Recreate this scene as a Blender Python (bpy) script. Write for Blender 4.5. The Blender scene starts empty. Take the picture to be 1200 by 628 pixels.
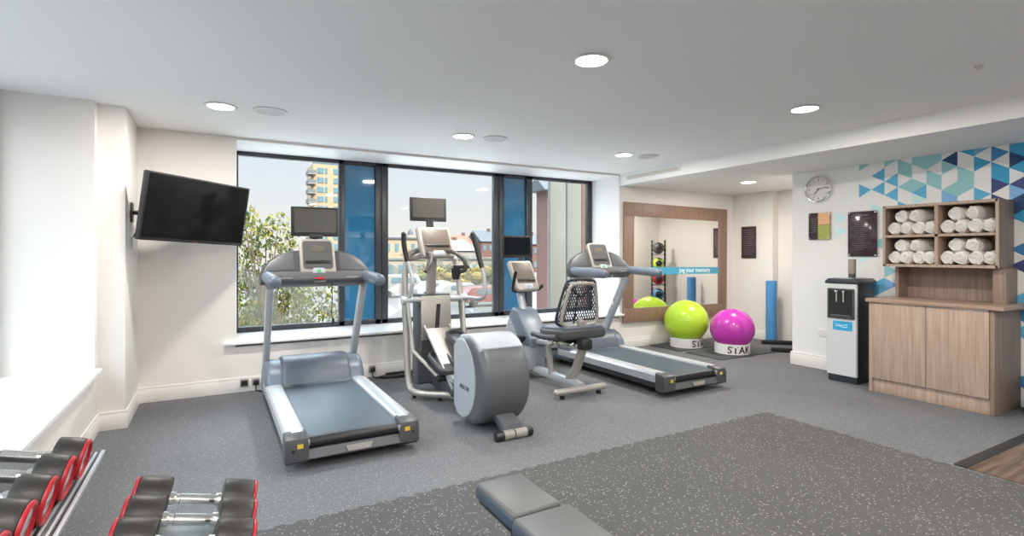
import bpy, bmesh, math, random
from mathutils import Vector, Matrix, Euler
random.seed(7)
SC = bpy.context.scene
COL = SC.collection
PI = math.pi
R = math.radians

# ------------------------------------------------------------------ camera, world, sun, exposure
cam_d = bpy.data.cameras.new('camera')
cam = bpy.data.objects.new('camera', cam_d)
COL.objects.link(cam)
cam.location = (0, 0, 1.32)
cam.rotation_euler = (R(90), 0, R(-29.5035))
cam_d.sensor_width = 36
cam_d.lens = 36 * 615 / 1200
cam_d.shift_y = -16 / 1200
cam_d.clip_start = 0.05
cam_d.clip_end = 600
SC.camera = cam

SC.view_settings.view_transform = 'Standard'
SC.view_settings.look = 'None'
SC.view_settings.gamma = 1
SC.view_settings.use_curve_mapping = False
SC.view_settings.exposure = 0.74

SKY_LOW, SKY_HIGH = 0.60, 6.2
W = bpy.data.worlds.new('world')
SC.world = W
W.use_nodes = True
nt = W.node_tree
nt.nodes.clear()
wo = nt.nodes.new('ShaderNodeOutputWorld')
wb = nt.nodes.new('ShaderNodeBackground')
tc = nt.nodes.new('ShaderNodeTexCoord')
sx = nt.nodes.new('ShaderNodeSeparateXYZ')
rp = nt.nodes.new('ShaderNodeValToRGB')
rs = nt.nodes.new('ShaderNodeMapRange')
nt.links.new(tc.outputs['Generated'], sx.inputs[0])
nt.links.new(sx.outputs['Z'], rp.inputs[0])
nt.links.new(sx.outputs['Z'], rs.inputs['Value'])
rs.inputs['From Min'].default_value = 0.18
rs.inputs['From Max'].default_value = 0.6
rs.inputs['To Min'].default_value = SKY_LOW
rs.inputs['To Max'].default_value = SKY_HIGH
rp.color_ramp.elements[0].position = 0.0
rp.color_ramp.elements[0].color = (0.93, 0.90, 0.84, 1)
rp.color_ramp.elements[1].position = 0.22
rp.color_ramp.elements[1].color = (0.70, 0.84, 0.95, 1)
nt.links.new(rp.outputs[0], wb.inputs['Color'])
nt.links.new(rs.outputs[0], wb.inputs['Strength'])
nt.links.new(wb.outputs[0], wo.inputs[0])

sun_d = bpy.data.lights.new('sun', 'SUN')
sun = bpy.data.objects.new('sun', sun_d)
COL.objects.link(sun)
sun_d.energy = 7.0
sun_d.angle = R(1)
sun_d.color = (1, 0.86, 0.66)
sun.rotation_euler = (R(50), 0, R(28))          # shines from behind the building onto the town
LAMP_POWER = 18                                   # watts per downlight
LAMP_COLOR = (1.0, 0.95, 0.88)

# ------------------------------------------------------------------ materials
def mat(name, color, rough=0.5, metal=0.0, spec=0.5, noise=None, bump=None, emit=None, coat=0.0, sub=None):
    m = bpy.data.materials.new(name)
    m.use_nodes = True
    t = m.node_tree
    b = t.nodes['Principled BSDF']
    b.inputs['Base Color'].default_value = (*color, 1)
    b.inputs['Roughness'].default_value = rough
    b.inputs['Metallic'].default_value = metal
    b.inputs['Specular IOR Level'].default_value = spec
    b.inputs['Coat Weight'].default_value = coat
    if emit:
        b.inputs['Emission Color'].default_value = (*emit[0], 1)
        b.inputs['Emission Strength'].default_value = emit[1]
    tcn = t.nodes.new('ShaderNodeTexCoord')
    if noise:
        sc, amt = noise
        n = t.nodes.new('ShaderNodeTexNoise')
        n.inputs['Scale'].default_value = sc
        n.inputs['Detail'].default_value = 3
        mx = t.nodes.new('ShaderNodeMix')
        mx.data_type = 'RGBA'
        mx.inputs['A'].default_value = (*[c * (1 - amt) for c in color], 1)
        mx.inputs['B'].default_value = (*[min(1, c * (1 + amt)) for c in color], 1)
        t.links.new(tcn.outputs['Object'], n.inputs['Vector'])
        t.links.new(n.outputs['Fac'], mx.inputs['Factor'])
        t.links.new(mx.outputs['Result'], b.inputs['Base Color'])
    if bump:
        sc, st = bump
        n2 = t.nodes.new('ShaderNodeTexNoise')
        n2.inputs['Scale'].default_value = sc
        n2.inputs['Detail'].default_value = 4
        bp = t.nodes.new('ShaderNodeBump')
        bp.inputs['Strength'].default_value = st
        bp.inputs['Distance'].default_value = 0.01
        t.links.new(tcn.outputs['Object'], n2.inputs['Vector'])
        t.links.new(n2.outputs['Fac'], bp.inputs['Height'])
        t.links.new(bp.outputs['Normal'], b.inputs['Normal'])
    return m

def speckle_mat(name, base, fleck, dens, scale, rough=0.85):
    m = mat(name, base, rough, spec=0.25)
    t = m.node_tree
    b = t.nodes['Principled BSDF']
    tcn = t.nodes.new('ShaderNodeTexCoord')
    big = t.nodes.new('ShaderNodeTexNoise'); big.inputs['Scale'].default_value = 1.1; big.inputs['Detail'].default_value = 4
    fine = t.nodes.new('ShaderNodeTexNoise'); fine.inputs['Scale'].default_value = scale * 1.6; fine.inputs['Detail'].default_value = 2
    v = t.nodes.new('ShaderNodeTexVoronoi'); v.inputs['Scale'].default_value = scale
    wn = t.nodes.new('ShaderNodeSeparateColor')
    gt = t.nodes.new('ShaderNodeMath'); gt.operation = 'LESS_THAN'; gt.inputs[1].default_value = dens
    lt = t.nodes.new('ShaderNodeMath'); lt.operation = 'LESS_THAN'; lt.inputs[1].default_value = 0.36
    mu = t.nodes.new('ShaderNodeMath'); mu.operation = 'MULTIPLY'
    m1 = t.nodes.new('ShaderNodeMix'); m1.data_type = 'RGBA'
    m1.inputs['A'].default_value = (*[c * 0.72 for c in base], 1); m1.inputs['B'].default_value = (*[c * 1.28 for c in base], 1)
    m0 = t.nodes.new('ShaderNodeMix'); m0.data_type = 'RGBA'; m0.blend_type = 'MULTIPLY'; m0.inputs['Factor'].default_value = 0.35
    m2 = t.nodes.new('ShaderNodeMix'); m2.data_type = 'RGBA'; m2.inputs['B'].default_value = (*fleck, 1)
    for n in (big, fine, v):
        t.links.new(tcn.outputs['Object'], n.inputs['Vector'])
    t.links.new(fine.outputs['Fac'], m1.inputs['Factor'])
    t.links.new(m1.outputs['Result'], m0.inputs['A'])
    t.links.new(big.outputs['Fac'], m0.inputs['B'])
    t.links.new(v.outputs['Color'], wn.inputs[0])
    t.links.new(wn.outputs[0], gt.inputs[0])
    t.links.new(v.outputs['Distance'], lt.inputs[0])
    t.links.new(gt.outputs[0], mu.inputs[0]); t.links.new(lt.outputs[0], mu.inputs[1])
    t.links.new(mu.outputs[0], m2.inputs['Factor'])
    t.links.new(m0.outputs['Result'], m2.inputs['A'])
    t.links.new(m2.outputs['Result'], b.inputs['Base Color'])
    return m

def wood_mat(name, c1, c2, axis='Z', scale=28, rough=0.45):
    """fine straight grain running along the given axis"""
    m = mat(name, c1, rough)
    t = m.node_tree
    b = t.nodes['Principled BSDF']
    tcn = t.nodes.new('ShaderNodeTexCoord')
    mp = t.nodes.new('ShaderNodeMapping')
    s = {'X': (1, scale, scale), 'Y': (scale, 1, scale), 'Z': (scale, scale, 1)}[axis]
    mp.inputs['Scale'].default_value = s
    n = t.nodes.new('ShaderNodeTexNoise'); n.inputs['Scale'].default_value = 2.2; n.inputs['Detail'].default_value = 6; n.inputs['Roughness'].default_value = 0.62
    cr = t.nodes.new('ShaderNodeValToRGB')
    cr.color_ramp.elements[0].position = 0.32; cr.color_ramp.elements[0].color = (*c1, 1)
    cr.color_ramp.elements[1].position = 0.70; cr.color_ramp.elements[1].color = (*c2, 1)
    t.links.new(tcn.outputs['Object'], mp.inputs[0]); t.links.new(mp.outputs[0], n.inputs['Vector'])
    t.links.new(n.outputs['Fac'], cr.inputs[0]); t.links.new(cr.outputs[0], b.inputs['Base Color'])
    return m

def glass_mat(name, tint=(1, 1, 1), refl=0.06):
    m = bpy.data.materials.new(name); m.use_nodes = True
    t = m.node_tree; t.nodes.clear()
    o = t.nodes.new('ShaderNodeOutputMaterial'); mix = t.nodes.new('ShaderNodeMixShader')
    tr = t.nodes.new('ShaderNodeBsdfTransparent'); gl = t.nodes.new('ShaderNodeBsdfGlossy')
    tr.inputs[0].default_value = (*tint, 1); gl.inputs['Roughness'].default_value = 0.02
    fr = t.nodes.new('ShaderNodeFresnel'); fr.inputs[0].default_value = 1.35
    ad = t.nodes.new('ShaderNodeMath'); ad.operation = 'MULTIPLY'; ad.inputs[1].default_value = refl / 0.04
    t.links.new(fr.outputs[0], ad.inputs[0]); t.links.new(ad.outputs[0], mix.inputs[0])
    t.links.new(tr.outputs[0], mix.inputs[1]); t.links.new(gl.outputs[0], mix.inputs[2]); t.links.new(mix.outputs[0], o.inputs[0])
    return m

def film_mat(name, color, clear):
    m = bpy.data.materials.new(name); m.use_nodes = True
    t = m.node_tree; t.nodes.clear()
    o = t.nodes.new('ShaderNodeOutputMaterial'); mix = t.nodes.new('ShaderNodeMixShader'); mix.inputs[0].default_value = 1 - clear
    tr = t.nodes.new('ShaderNodeBsdfTransparent'); df = t.nodes.new('ShaderNodeBsdfDiffuse'); tl = t.nodes.new('ShaderNodeBsdfTranslucent')
    m2 = t.nodes.new('ShaderNodeMixShader'); m2.inputs[0].default_value = 0.6
    df.inputs[0].default_value = (*color, 1); tl.inputs[0].default_value = (*color, 1)
    t.links.new(df.outputs[0], m2.inputs[1]); t.links.new(tl.outputs[0], m2.inputs[2])
    t.links.new(tr.outputs[0], mix.inputs[1]); t.links.new(m2.outputs[0], mix.inputs[2]); t.links.new(mix.outputs[0], o.inputs[0])
    return m

M = {}
M['wall'] = mat('wall_paint', (0.80, 0.765, 0.73), 0.7, spec=0.2, noise=(3, 0.015))
M['white'] = mat('white_paint', (0.87, 0.87, 0.865), 0.55, spec=0.3)
M['ceil'] = mat('ceiling_paint', (0.90, 0.895, 0.89), 0.8, spec=0.1)
M['skirt'] = mat('skirting_paint', (0.84, 0.81, 0.78), 0.4, spec=0.4)
M['sill'] = mat('sill_gloss', (0.88, 0.89, 0.90), 0.3, spec=0.5)
M['floor'] = speckle_mat('rubber_floor', (0.165, 0.167, 0.175), (0.30, 0.31, 0.325), 0.22, 125)
M['mat'] = speckle_mat('speckled_rubber', (0.098, 0.0965, 0.096), (0.28, 0.27, 0.265), 0.20, 84)
M['plank'] = wood_mat('dark_plank', (0.060, 0.038, 0.027), (0.20, 0.135, 0.095), 'X', 16, 0.5)
M['strip'] = mat('black_strip', (0.025, 0.024, 0.023), 0.5)
M['frame'] = mat('anthracite_frame', (0.030, 0.034, 0.042), 0.4, spec=0.5)
M['glass'] = glass_mat('window_glass', (1, 1, 1), 0.02)
M['film'] = film_mat('frosted_film', (0.20, 0.187, 0.155), 0.50)
M['blue_pane'] = mat('blue_spandrel', (0.030, 0.165, 0.32), 0.04, spec=0.9, noise=(1.2, 0.2), coat=0.6)
M['mirror'] = mat('mirror_silver', (0.90, 0.89, 0.85), 0.01, metal=1.0)
M['stripe'] = mat('blue_vinyl', (0.065, 0.36, 0.55), 0.5)
M['wtext'] = mat('white_vinyl', (0.9, 0.9, 0.9), 0.5)
M['ktext'] = mat('black_print', (0.012, 0.012, 0.012), 0.5)
M['walnut'] = wood_mat('brown_mirror_wood', (0.20, 0.120, 0.082), (0.32, 0.205, 0.145), 'Z', 30)
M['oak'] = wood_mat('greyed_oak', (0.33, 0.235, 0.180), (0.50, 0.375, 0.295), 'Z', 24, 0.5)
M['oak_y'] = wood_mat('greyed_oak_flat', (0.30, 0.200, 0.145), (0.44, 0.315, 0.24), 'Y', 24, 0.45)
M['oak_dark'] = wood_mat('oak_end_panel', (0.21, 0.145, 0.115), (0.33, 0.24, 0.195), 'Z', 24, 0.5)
M['silver'] = mat('silver_paint', (0.50, 0.515, 0.535), 0.33, metal=0.35)
M['silver2'] = mat('warm_silver_paint', (0.41, 0.385, 0.355), 0.35, metal=0.4)
M['pale'] = mat('pale_grey_plastic', (0.40, 0.43, 0.47), 0.38)
M['chrome'] = mat('chrome', (0.80, 0.79, 0.77), 0.14, metal=1.0)
M['dgrey'] = mat('dark_grey_plastic', (0.062, 0.062, 0.067), 0.42)
M['mgrey'] = mat('mid_grey_plastic', (0.102, 0.105, 0.114), 0.40)
M['bluegrey'] = mat('blue_grey_plastic', (0.140, 0.172, 0.222), 0.36)
M['hood'] = mat('hood_grey', (0.105, 0.122, 0.155), 0.38)
M['belt'] = mat('tread_belt', (0.048, 0.068, 0.087), 0.42, noise=(60, 0.10))
M['black'] = mat('black_plastic', (0.016, 0.016, 0.017), 0.38)
M['rubber'] = mat('black_rubber', (0.026, 0.0225, 0.020), 0.42, bump=(120, 0.08))
M['screen'] = mat('black_screen', (0.006, 0.006, 0.007), 0.12, spec=0.35)
M['screen2'] = mat('grey_screen', (0.055, 0.054, 0.048), 0.28, spec=0.4)
M['lcd'] = mat('lcd_glass', (0.10, 0.10, 0.098), 0.22)
M['tan'] = mat('tan_display', (0.125, 0.100, 0.080), 0.42)
M['bezel'] = mat('bezel_silver', (0.37, 0.345, 0.315), 0.38, metal=0.2)
M['yellow'] = mat('yellow_sticker', (0.65, 0.45, 0.04), 0.5)
M['red'] = mat('red_plastic', (0.44, 0.012, 0.022), 0.32)
M['green'] = mat('green_button', (0.05, 0.45, 0.10), 0.4)
M['badge'] = mat('badge_plate', (0.30, 0.285, 0.255), 0.35)
M['lime'] = mat('lime_vinyl', (0.50, 0.76, 0.045), 0.25, coat=0.3)
M['pink'] = mat('magenta_vinyl', (0.56, 0.040, 0.44), 0.22, coat=0.3)
M['ring'] = mat('white_ring', (0.80, 0.79, 0.78), 0.45)
M['exmat'] = mat('exercise_mat', (0.060, 0.064, 0.068), 0.75, bump=(80, 0.2))
M['foam'] = mat('blue_foam', (0.075, 0.27, 0.56), 0.75, bump=(50, 0.2))
M['towel'] = mat('white_terry', (0.92, 0.90, 0.86), 0.95, spec=0.1, bump=(160, 0.9))
M['purple'] = mat('purple_acrylic', (0.055, 0.032, 0.042), 0.12, spec=0.6)
M['ptext'] = mat('pale_print', (0.15, 0.115, 0.125), 0.5)
M['orange'] = mat('orange_print', (0.80, 0.45, 0.22), 0.3)
M['pgreen'] = mat('green_print', (0.38, 0.45, 0.10), 0.3, noise=(40, 0.5))
M['cooler'] = mat('cooler_silver', (0.66, 0.68, 0.70), 0.34, metal=0.15)
M['navy'] = mat('cooler_dark', (0.028, 0.036, 0.045), 0.32)
M['label'] = mat('blue_label', (0.035, 0.36, 0.66), 0.4, noise=(18, 0.5))
M['cups'] = mat('taupe_tube', (0.28, 0.235, 0.205), 0.5)
M['benchtop'] = mat('grey_vinyl', (0.098, 0.098, 0.097), 0.42, bump=(90, 0.12))
M['benchside'] = mat('blue_grey_vinyl', (0.052, 0.072, 0.090), 0.4, bump=(90, 0.12))
M['tray'] = mat('rack_tray', (0.34, 0.39, 0.42), 0.3, metal=0.2)
M['mesh'] = mat('seat_mesh', (0.020, 0.022, 0.035), 0.6)
M['clockface'] = mat('clock_face', (0.78, 0.76, 0.76), 0.5)
M['vent'] = mat('vent_cream', (0.62, 0.585, 0.50), 0.5)
M['grille'] = mat('speaker_grille', (0.62, 0.62, 0.62), 0.6)
M['lamp'] = mat('downlight_diffuser', (1, 1, 1), 0.5, emit=((1.0, 0.95, 0.86), 14.0))
M['socket'] = mat('socket_white', (0.84, 0.83, 0.82), 0.35)
# wall pattern colours
PCOL = {
 'T': (0.27, 0.51, 0.54), 'B': (0.115, 0.395, 0.60), 'N': (0.030, 0.070, 0.155), 'C': (0.050, 0.315, 0.53),
 'S': (0.055, 0.200, 0.43), 'P': (0.20, 0.40, 0.66), 'L': (0.50, 0.74, 0.82), 'V': (0.055, 0.075, 0.20), 'F': (0.72, 0.80, 0.83)}
for k, c in PCOL.items():
    M['pat_' + k] = mat('print_' + k, tuple(min(0.9, v * 1.25) for v in c), 0.6, spec=0.2)
# outdoors
M['asphalt'] = mat('asphalt', (0.10, 0.098, 0.095), 0.9, noise=(0.5, 0.2))
M['bounce'] = mat('pale_bounce_ground', (0.50, 0.49, 0.475), 0.9, noise=(0.5, 0.1))  # kept pale for the added slabs that bounce daylight indoors
M['leaf'] = mat('leaf_green', (0.045, 0.060, 0.010), 0.7, spec=0.2, noise=(2.0, 0.5))
M['leaf2'] = mat('leaf_yellow', (0.13, 0.12, 0.018), 0.7, spec=0.2, noise=(2.0, 0.4))
M['bark'] = mat('bark', (0.07, 0.05, 0.035), 0.9)
M['cream'] = mat('cream_render', (0.20, 0.152, 0.098), 0.8, noise=(0.4, 0.06))
M['cream2'] = mat('pale_render', (0.155, 0.145, 0.125), 0.8, noise=(0.4, 0.08))
M['brick'] = mat('red_brick', (0.075, 0.036, 0.028), 0.85, noise=(6, 0.3))
M['terracotta'] = mat('terracotta_roof', (0.13, 0.052, 0.030), 0.8, noise=(3, 0.2))
M['slate'] = mat('slate_roof', (0.032, 0.038, 0.047), 0.7, noise=(3, 0.2))
M['concrete'] = mat('pale_concrete', (0.085, 0.088, 0.080), 0.8, noise=(2.0, 0.08))
M['winglass'] = mat('far_window', (0.06, 0.12, 0.15), 0.1, spec=0.8)
M['rail'] = mat('grey_rail', (0.06, 0.065, 0.07), 0.6)
M['car_white'] = mat('car_white', (0.22, 0.22, 0.22), 0.3)
M['car_red'] = mat('car_red', (0.17, 0.03, 0.033), 0.3)
M['bush_gold'] = mat('gold_shrub', (0.14, 0.098, 0.02), 0.9, noise=(1.2, 0.5))
M['bush_green'] = mat('green_shrub', (0.05, 0.06, 0.014), 0.9, noise=(1.2, 0.5))

# ------------------------------------------------------------------ mesh helpers
def rrect(w, h, r, n=4):
    pts = []
    for cx, cy, a0 in ((w/2-r, h/2-r, 0), (-w/2+r, h/2-r, 90), (-w/2+r, -h/2+r, 180), (w/2-r, -h/2+r, 270)):
        for i in range(n + 1):
            a = R(a0 + 90 * i / n)
            pts.append((cx + r * math.cos(a), cy + r * math.sin(a)))
    return pts

def smooth_path(pts, sub=6):
    P = [Vector(p) for p in pts]
    if len(P) < 3: return P
    out = []
    for i in range(len(P) - 1):
        p0 = P[max(i-1, 0)]; p1 = P[i]; p2 = P[i+1]; p3 = P[min(i+2, len(P)-1)]
        for k in range(sub):
            t = k / sub
            out.append(0.5 * ((2*p1) + (-p0+p2)*t + (2*p0-5*p1+4*p2-p3)*t*t + (-p0+3*p1-3*p2+p3)*t**3))
    out.append(P[-1])
    return out

class B:
    def __init__(s): s.bm = bmesh.new()
    def _merge(s, t, mi=0, M4=None):
        if M4 is not None: bmesh.ops.transform(t, matrix=M4, verts=t.verts)
        for f in t.faces: f.material_index = mi
        me = bpy.data.meshes.new('tmp'); t.to_mesh(me); t.free()
        s.bm.from_mesh(me); bpy.data.meshes.remove(me)
        return s
    def box(s, c, d, bev=0, rot=(0, 0, 0), mi=0, seg=2):
        t = bmesh.new(); bmesh.ops.create_cube(t, size=1)
        bmesh.ops.scale(t, vec=d, verts=t.verts)
        if bev: bmesh.ops.bevel(t, geom=t.edges[:], offset=min(bev, min(d)*0.49), segments=seg, affect='EDGES', profile=0.5)
        return s._merge(t, mi, Matrix.Translation(c) @ Euler(rot).to_matrix().to_4x4())
    def prism(s, poly, depth, M4=None, bev=0, mi=0, seg=2):
        t = bmesh.new()
        a = [t.verts.new((x, y, 0)) for x, y in poly]; b = [t.verts.new((x, y, depth)) for x, y in poly]
        f1 = t.faces.new(a[::-1]); f2 = t.faces.new(b); n = len(poly)
        for i in range(n): t.faces.new((a[i], a[(i+1) % n], b[(i+1) % n], b[i]))
        bmesh.ops.recalc_face_normals(t, faces=t.faces)
        if bev:
            e = set(f1.edges) | set(f2.edges)
            bmesh.ops.bevel(t, geom=list(e), offset=bev, segments=seg, affect='EDGES', profile=0.5)
        return s._merge(t, mi, M4)
    def yz(s, poly, x0, x1, bev=0, mi=0, seg=2):
        """side profile given as (y, z), extruded along x"""
        M4 = Matrix(((0, 0, 1, x0), (1, 0, 0, 0), (0, 1, 0, 0), (0, 0, 0, 1)))
        return s.prism(poly, x1 - x0, M4, bev, mi, seg)
    def tube(s, pts, r, n=12, smooth=0, flat=None, mi=0, closed=False, r1=None):
        P = smooth_path(pts, smooth) if smooth else [Vector(p) for p in pts]
        t = bmesh.new(); rings = []
        N = len(P); T = []
        for i in range(N):
            a = P[(i-1) % N] if (closed or i > 0) else P[i]; b = P[(i+1) % N] if (closed or i < N-1) else P[i]
            T.append((b - a).normalized())
        ref = Vector((0, 0, 1)) if abs(T[0].z) < 0.9 else Vector((1, 0, 0))
        u = (ref - T[0] * ref.dot(T[0])).normalized()
        for i in range(N):
            u = (u - T[i] * u.dot(T[i])).normalized(); v = T[i].cross(u)
            rr = r if r1 is None else r + (r1 - r) * i / (N - 1)
            fl = flat or 1
            rings.append([t.verts.new(P[i] + u * math.cos(2*PI*k/n) * rr * fl + v * math.sin(2*PI*k/n) * rr) for k in range(n)])
        m = N if closed else N - 1
        for i in range(m):
            a, b = rings[i], rings[(i+1) % N]
            for k in range(n): t.faces.new((a[k], a[(k+1) % n], b[(k+1) % n], b[k]))
        if not closed:
            t.faces.new(rings[0][::-1]); t.faces.new(rings[-1])
        bmesh.ops.recalc_face_normals(t, faces=t.faces)
        return s._merge(t, mi)
    def beam(s, pts, w, h, mi=0, bev=0.008, up=(1, 0, 0)):
        """rectangular bar through the points; w along 'up', h across"""
        t = bmesh.new(); rings = []; P = [Vector(p) for p in pts]; U = Vector(up)
        sec = rrect(w, h, bev, 2)
        for i in range(len(P)):
            a = P[max(i-1, 0)]; b = P[min(i+1, len(P)-1)]; T = (b-a).normalized()
            u = (U - T*U.dot(T)).normalized(); v = T.cross(u)
            rings.append([t.verts.new(P[i] + u*x + v*y) for x, y in sec])
        n = len(sec)
        for i in range(len(P)-1):
            for k in range(n): t.faces.new((rings[i][k], rings[i][(k+1) % n], rings[i+1][(k+1) % n], rings[i+1][k]))
        t.faces.new(rings[0][::-1]); t.faces.new(rings[-1])
        bmesh.ops.recalc_face_normals(t, faces=t.faces)
        return s._merge(t, mi)
    def lathe(s, prof, M4=None, n=32, mi=0):
        """(r, z) profile revolved about local z"""
        t = bmesh.new(); rings = []
        for r, z in prof:
            rings.append([t.verts.new((r*math.cos(2*PI*k/n), r*math.sin(2*PI*k/n), z)) for k in range(n)] if r > 1e-6 else [t.verts.new((0, 0, z))])
        for a, b in zip(rings[:-1], rings[1:]):
            for k in range(n):
                k2 = (k+1) % n
                if len(a) == 1 and len(b) == 1: continue
                if len(a) == 1: t.faces.new((a[0], b[k2], b[k]))
                elif len(b) == 1: t.faces.new((a[k], a[k2], b[0]))
                else: t.faces.new((a[k], a[k2], b[k2], b[k]))
        if len(rings[0]) > 1: t.faces.new(rings[0][::-1])
        if len(rings[-1]) > 1: t.faces.new(rings[-1])
        bmesh.ops.recalc_face_normals(t, faces=t.faces)
        return s._merge(t, mi, M4)
    def cyl(s, p0, p1, r, n=20, mi=0, bev=0.0):
        p0, p1 = Vector(p0), Vector(p1); d = p1 - p0; L = d.length
        M4 = Matrix.Translation(p0) @ d.to_track_quat('Z', 'Y').to_matrix().to_4x4()
        pr = [(r, 0), (r, L)] if not bev else [(r-bev, 0), (r-bev*0.3, bev*0.3), (r, bev), (r, L-bev), (r-bev*0.3, L-bev*0.3), (r-bev, L)]
        return s.lathe(pr, M4, n, mi)
    def ball(s, c, r, n=24, mi=0, sc=(1, 1, 1)):
        t = bmesh.new(); bmesh.ops.create_uvsphere(t, u_segments=n, v_segments=n//2, radius=r)
        return s._merge(t, mi, Matrix.Translation(c) @ Matrix.Diagonal((*sc, 1)))
    def face(s, pts, mi=0):
        f = s.bm.faces.new([s.bm.verts.new(p) for p in pts]); f.material_index = mi
        return s
    def ob(s, name, mats, parent=None, ang=35):
        me = bpy.data.meshes.new(name); s.bm.to_mesh(me); s.bm.free()
        if not isinstance(mats, (list, tuple)): mats = [mats]
        for m in mats: me.materials.append(M[m] if isinstance(m, str) else m)
        me.polygons.foreach_set('use_smooth', [True] * len(me.polygons))
        me.set_sharp_from_angle(angle=R(ang))
        o = bpy.data.objects.new(name, me); COL.objects.link(o)
        if parent is not None: o.parent = parent
        return o

def tag(o, label, cat, group=None, kind=None):
    o['label'] = label; o['category'] = cat
    if group: o['group'] = group
    if kind: o['kind'] = kind
    return o
def thing(name, label, cat, loc=(0, 0, 0), rz=0, group=None):
    o = bpy.data.objects.new(name, None); COL.objects.link(o)
    o.location = loc; o.rotation_euler = (0, 0, rz); o.empty_display_size = 0.1
    return tag(o, label, cat, group)
def struct(o):
    o['kind'] = 'structure'; return o
def copy_tree(o, parent=None):
    c = o.copy(); COL.objects.link(c)
    if parent is not None: c.parent = parent
    for ch in list(o.children): copy_tree(ch, c)
    return c
def text_obj(name, body, size, M4, m, parent=None, bold=0.0, extrude=0.001, bend=None, spacing=1.0):
    cu = bpy.data.curves.new(name, 'FONT'); cu.body = body; cu.size = size; cu.extrude = extrude; cu.offset = bold
    cu.align_x = 'CENTER'; cu.align_y = 'CENTER'; cu.space_character = spacing; cu.resolution_u = 3
    o = bpy.data.objects.new(name, cu); COL.objects.link(o)
    bpy.context.view_layer.update()
    me = bpy.data.meshes.new_from_object(o.evaluated_get(bpy.context.evaluated_depsgraph_get()))
    bpy.data.objects.remove(o); bpy.data.curves.remove(cu)
    if bend:
        for v in me.vertices:
            a = v.co.x / bend; rr = bend + v.co.z
            v.co = Vector((math.sin(a) * rr, v.co.y, math.cos(a) * rr - bend))
    me.transform(M4); me.name = name; me.materials.clear(); me.materials.append(M[m])
    o = bpy.data.objects.new(name, me); COL.objects.link(o)
    if parent is not None: o.parent = parent
    return o
def facing(origin, right, up):
    """matrix whose local x, y are right and up and whose z looks out of the face"""
    r = Vector(right).normalized(); u = Vector(up).normalized(); n = r.cross(u)
    m = Matrix.Identity(4)
    for i in range(3): m[i][0], m[i][1], m[i][2], m[i][3] = r[i], u[i], n[i], origin[i]
    return m

# ------------------------------------------------------------------ room shell
CZ, SZ, XB, XR, YB = 2.445, 2.285, 4.95, 6.07, 5.675
struct(B().box((2.4, 1.6, -0.06), (10.6, 9.6, 0.12)).ob('floor', 'floor'))
teeth = []
for k in range(88): teeth += [(-0.35 + k*0.05, 2.757 if k % 2 else 2.773), (-0.35 + k*0.05 + 0.044, 2.757 if k % 2 else 2.773)]
teeth = [p for p in teeth if p[0] < 3.98]
for k in range(110):
    y = 2.745 - k*0.05
    if y > -2.9: teeth += [(3.992 if k % 2 else 4.008, y), (3.992 if k % 2 else 4.008, y - 0.044)]
teeth += [(4.0, -2.95), (-0.35, -2.95)]
mt = B().prism(teeth[::-1], 0.005, Matrix.Translation((0, 0, 0.0002)))
struct(mt.ob('floor_rubber', 'mat'))
wf = B().prism([(4.03, 1.43), (6.06, 1.43), (6.06, -3), (4.03, -3)][::-1], 0.006, Matrix.Translation((0, 0, 0.0002)))
struct(wf.ob('floor_plank', 'plank'))
struct(B().box((5.045, 1.465, 0.005), (2.03, 0.07, 0.009), 0.002).ob('trim_1', 'strip'))
struct(B().box((2.25, 1.35, CZ + 0.1), (7.2, 8.66, 0.2)).ob('ceiling', 'ceil'))
struct(B().box(((XB + 8.0) / 2, 1.342, (SZ + 2.6) / 2), (8.0 - XB, 8.684, 2.6 - SZ)).ob('ceiling_bulkhead', 'white'))
b = B()
b.box((-0.35, 6.1, 1.3), (1.04, 0.85, 2.6))                                     # left of the window
b.box(((0.17 + XB) / 2, 6.05, 0.215), (XB - 0.17, 0.75, 0.43))                  # under it
b.box(((XB + 8) / 2, 6.06, 1.3), (8 - XB, 0.75, 2.6))                           # behind the mirror
b.box(((0.17 + XB) / 2, 6.05, 2.52), (XB - 0.17, 0.75, 0.2))                    # over it
struct(b.ob('wall_back', 'wall'))
b = B()
b.box((0.174, 5.98, 1.45), (0.012, 0.60, 1.94)).box((XB - 0.006, 5.98, 1.44), (0.012, 0.608, 1.97)).box(((0.17 + XB) / 2, 5.98, 2.425), (XB - 0.17, 0.60, 0.014))
struct(b.ob('trim_2', 'white'))
struct(B().box(((0.1 + 4.96) / 2, 5.96, 0.472), (4.92, 0.68, 0.028), 0.006).ob('trim_3', 'sill'))
b = B()
b.box((-1.0, 5.35, 1.3), (0.81, 0.84, 2.6))                                     # column by the back wall
b.box((-1.13, 4.884, 1.3), (0.73, 0.092, 2.6))                                  # reveal of the left window
b.box((-1.13, 0.92, 0.223), (0.73, 7.84, 0.446))                                # under the left window
b.box((-1.13, -1.9, 1.3), (0.73, 2.2, 2.6))
struct(b.ob('wall_left', 'wall'))
struct(B().box((-1.0, 2.02, 0.468), (0.56, 5.63, 0.036), 0.006).ob('trim_4', 'sill'))
b = B().box((2.4, -3.05, 1.3), (10, 0.1, 2.6))
struct(b.ob('wall_front', 'wall'))

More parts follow.
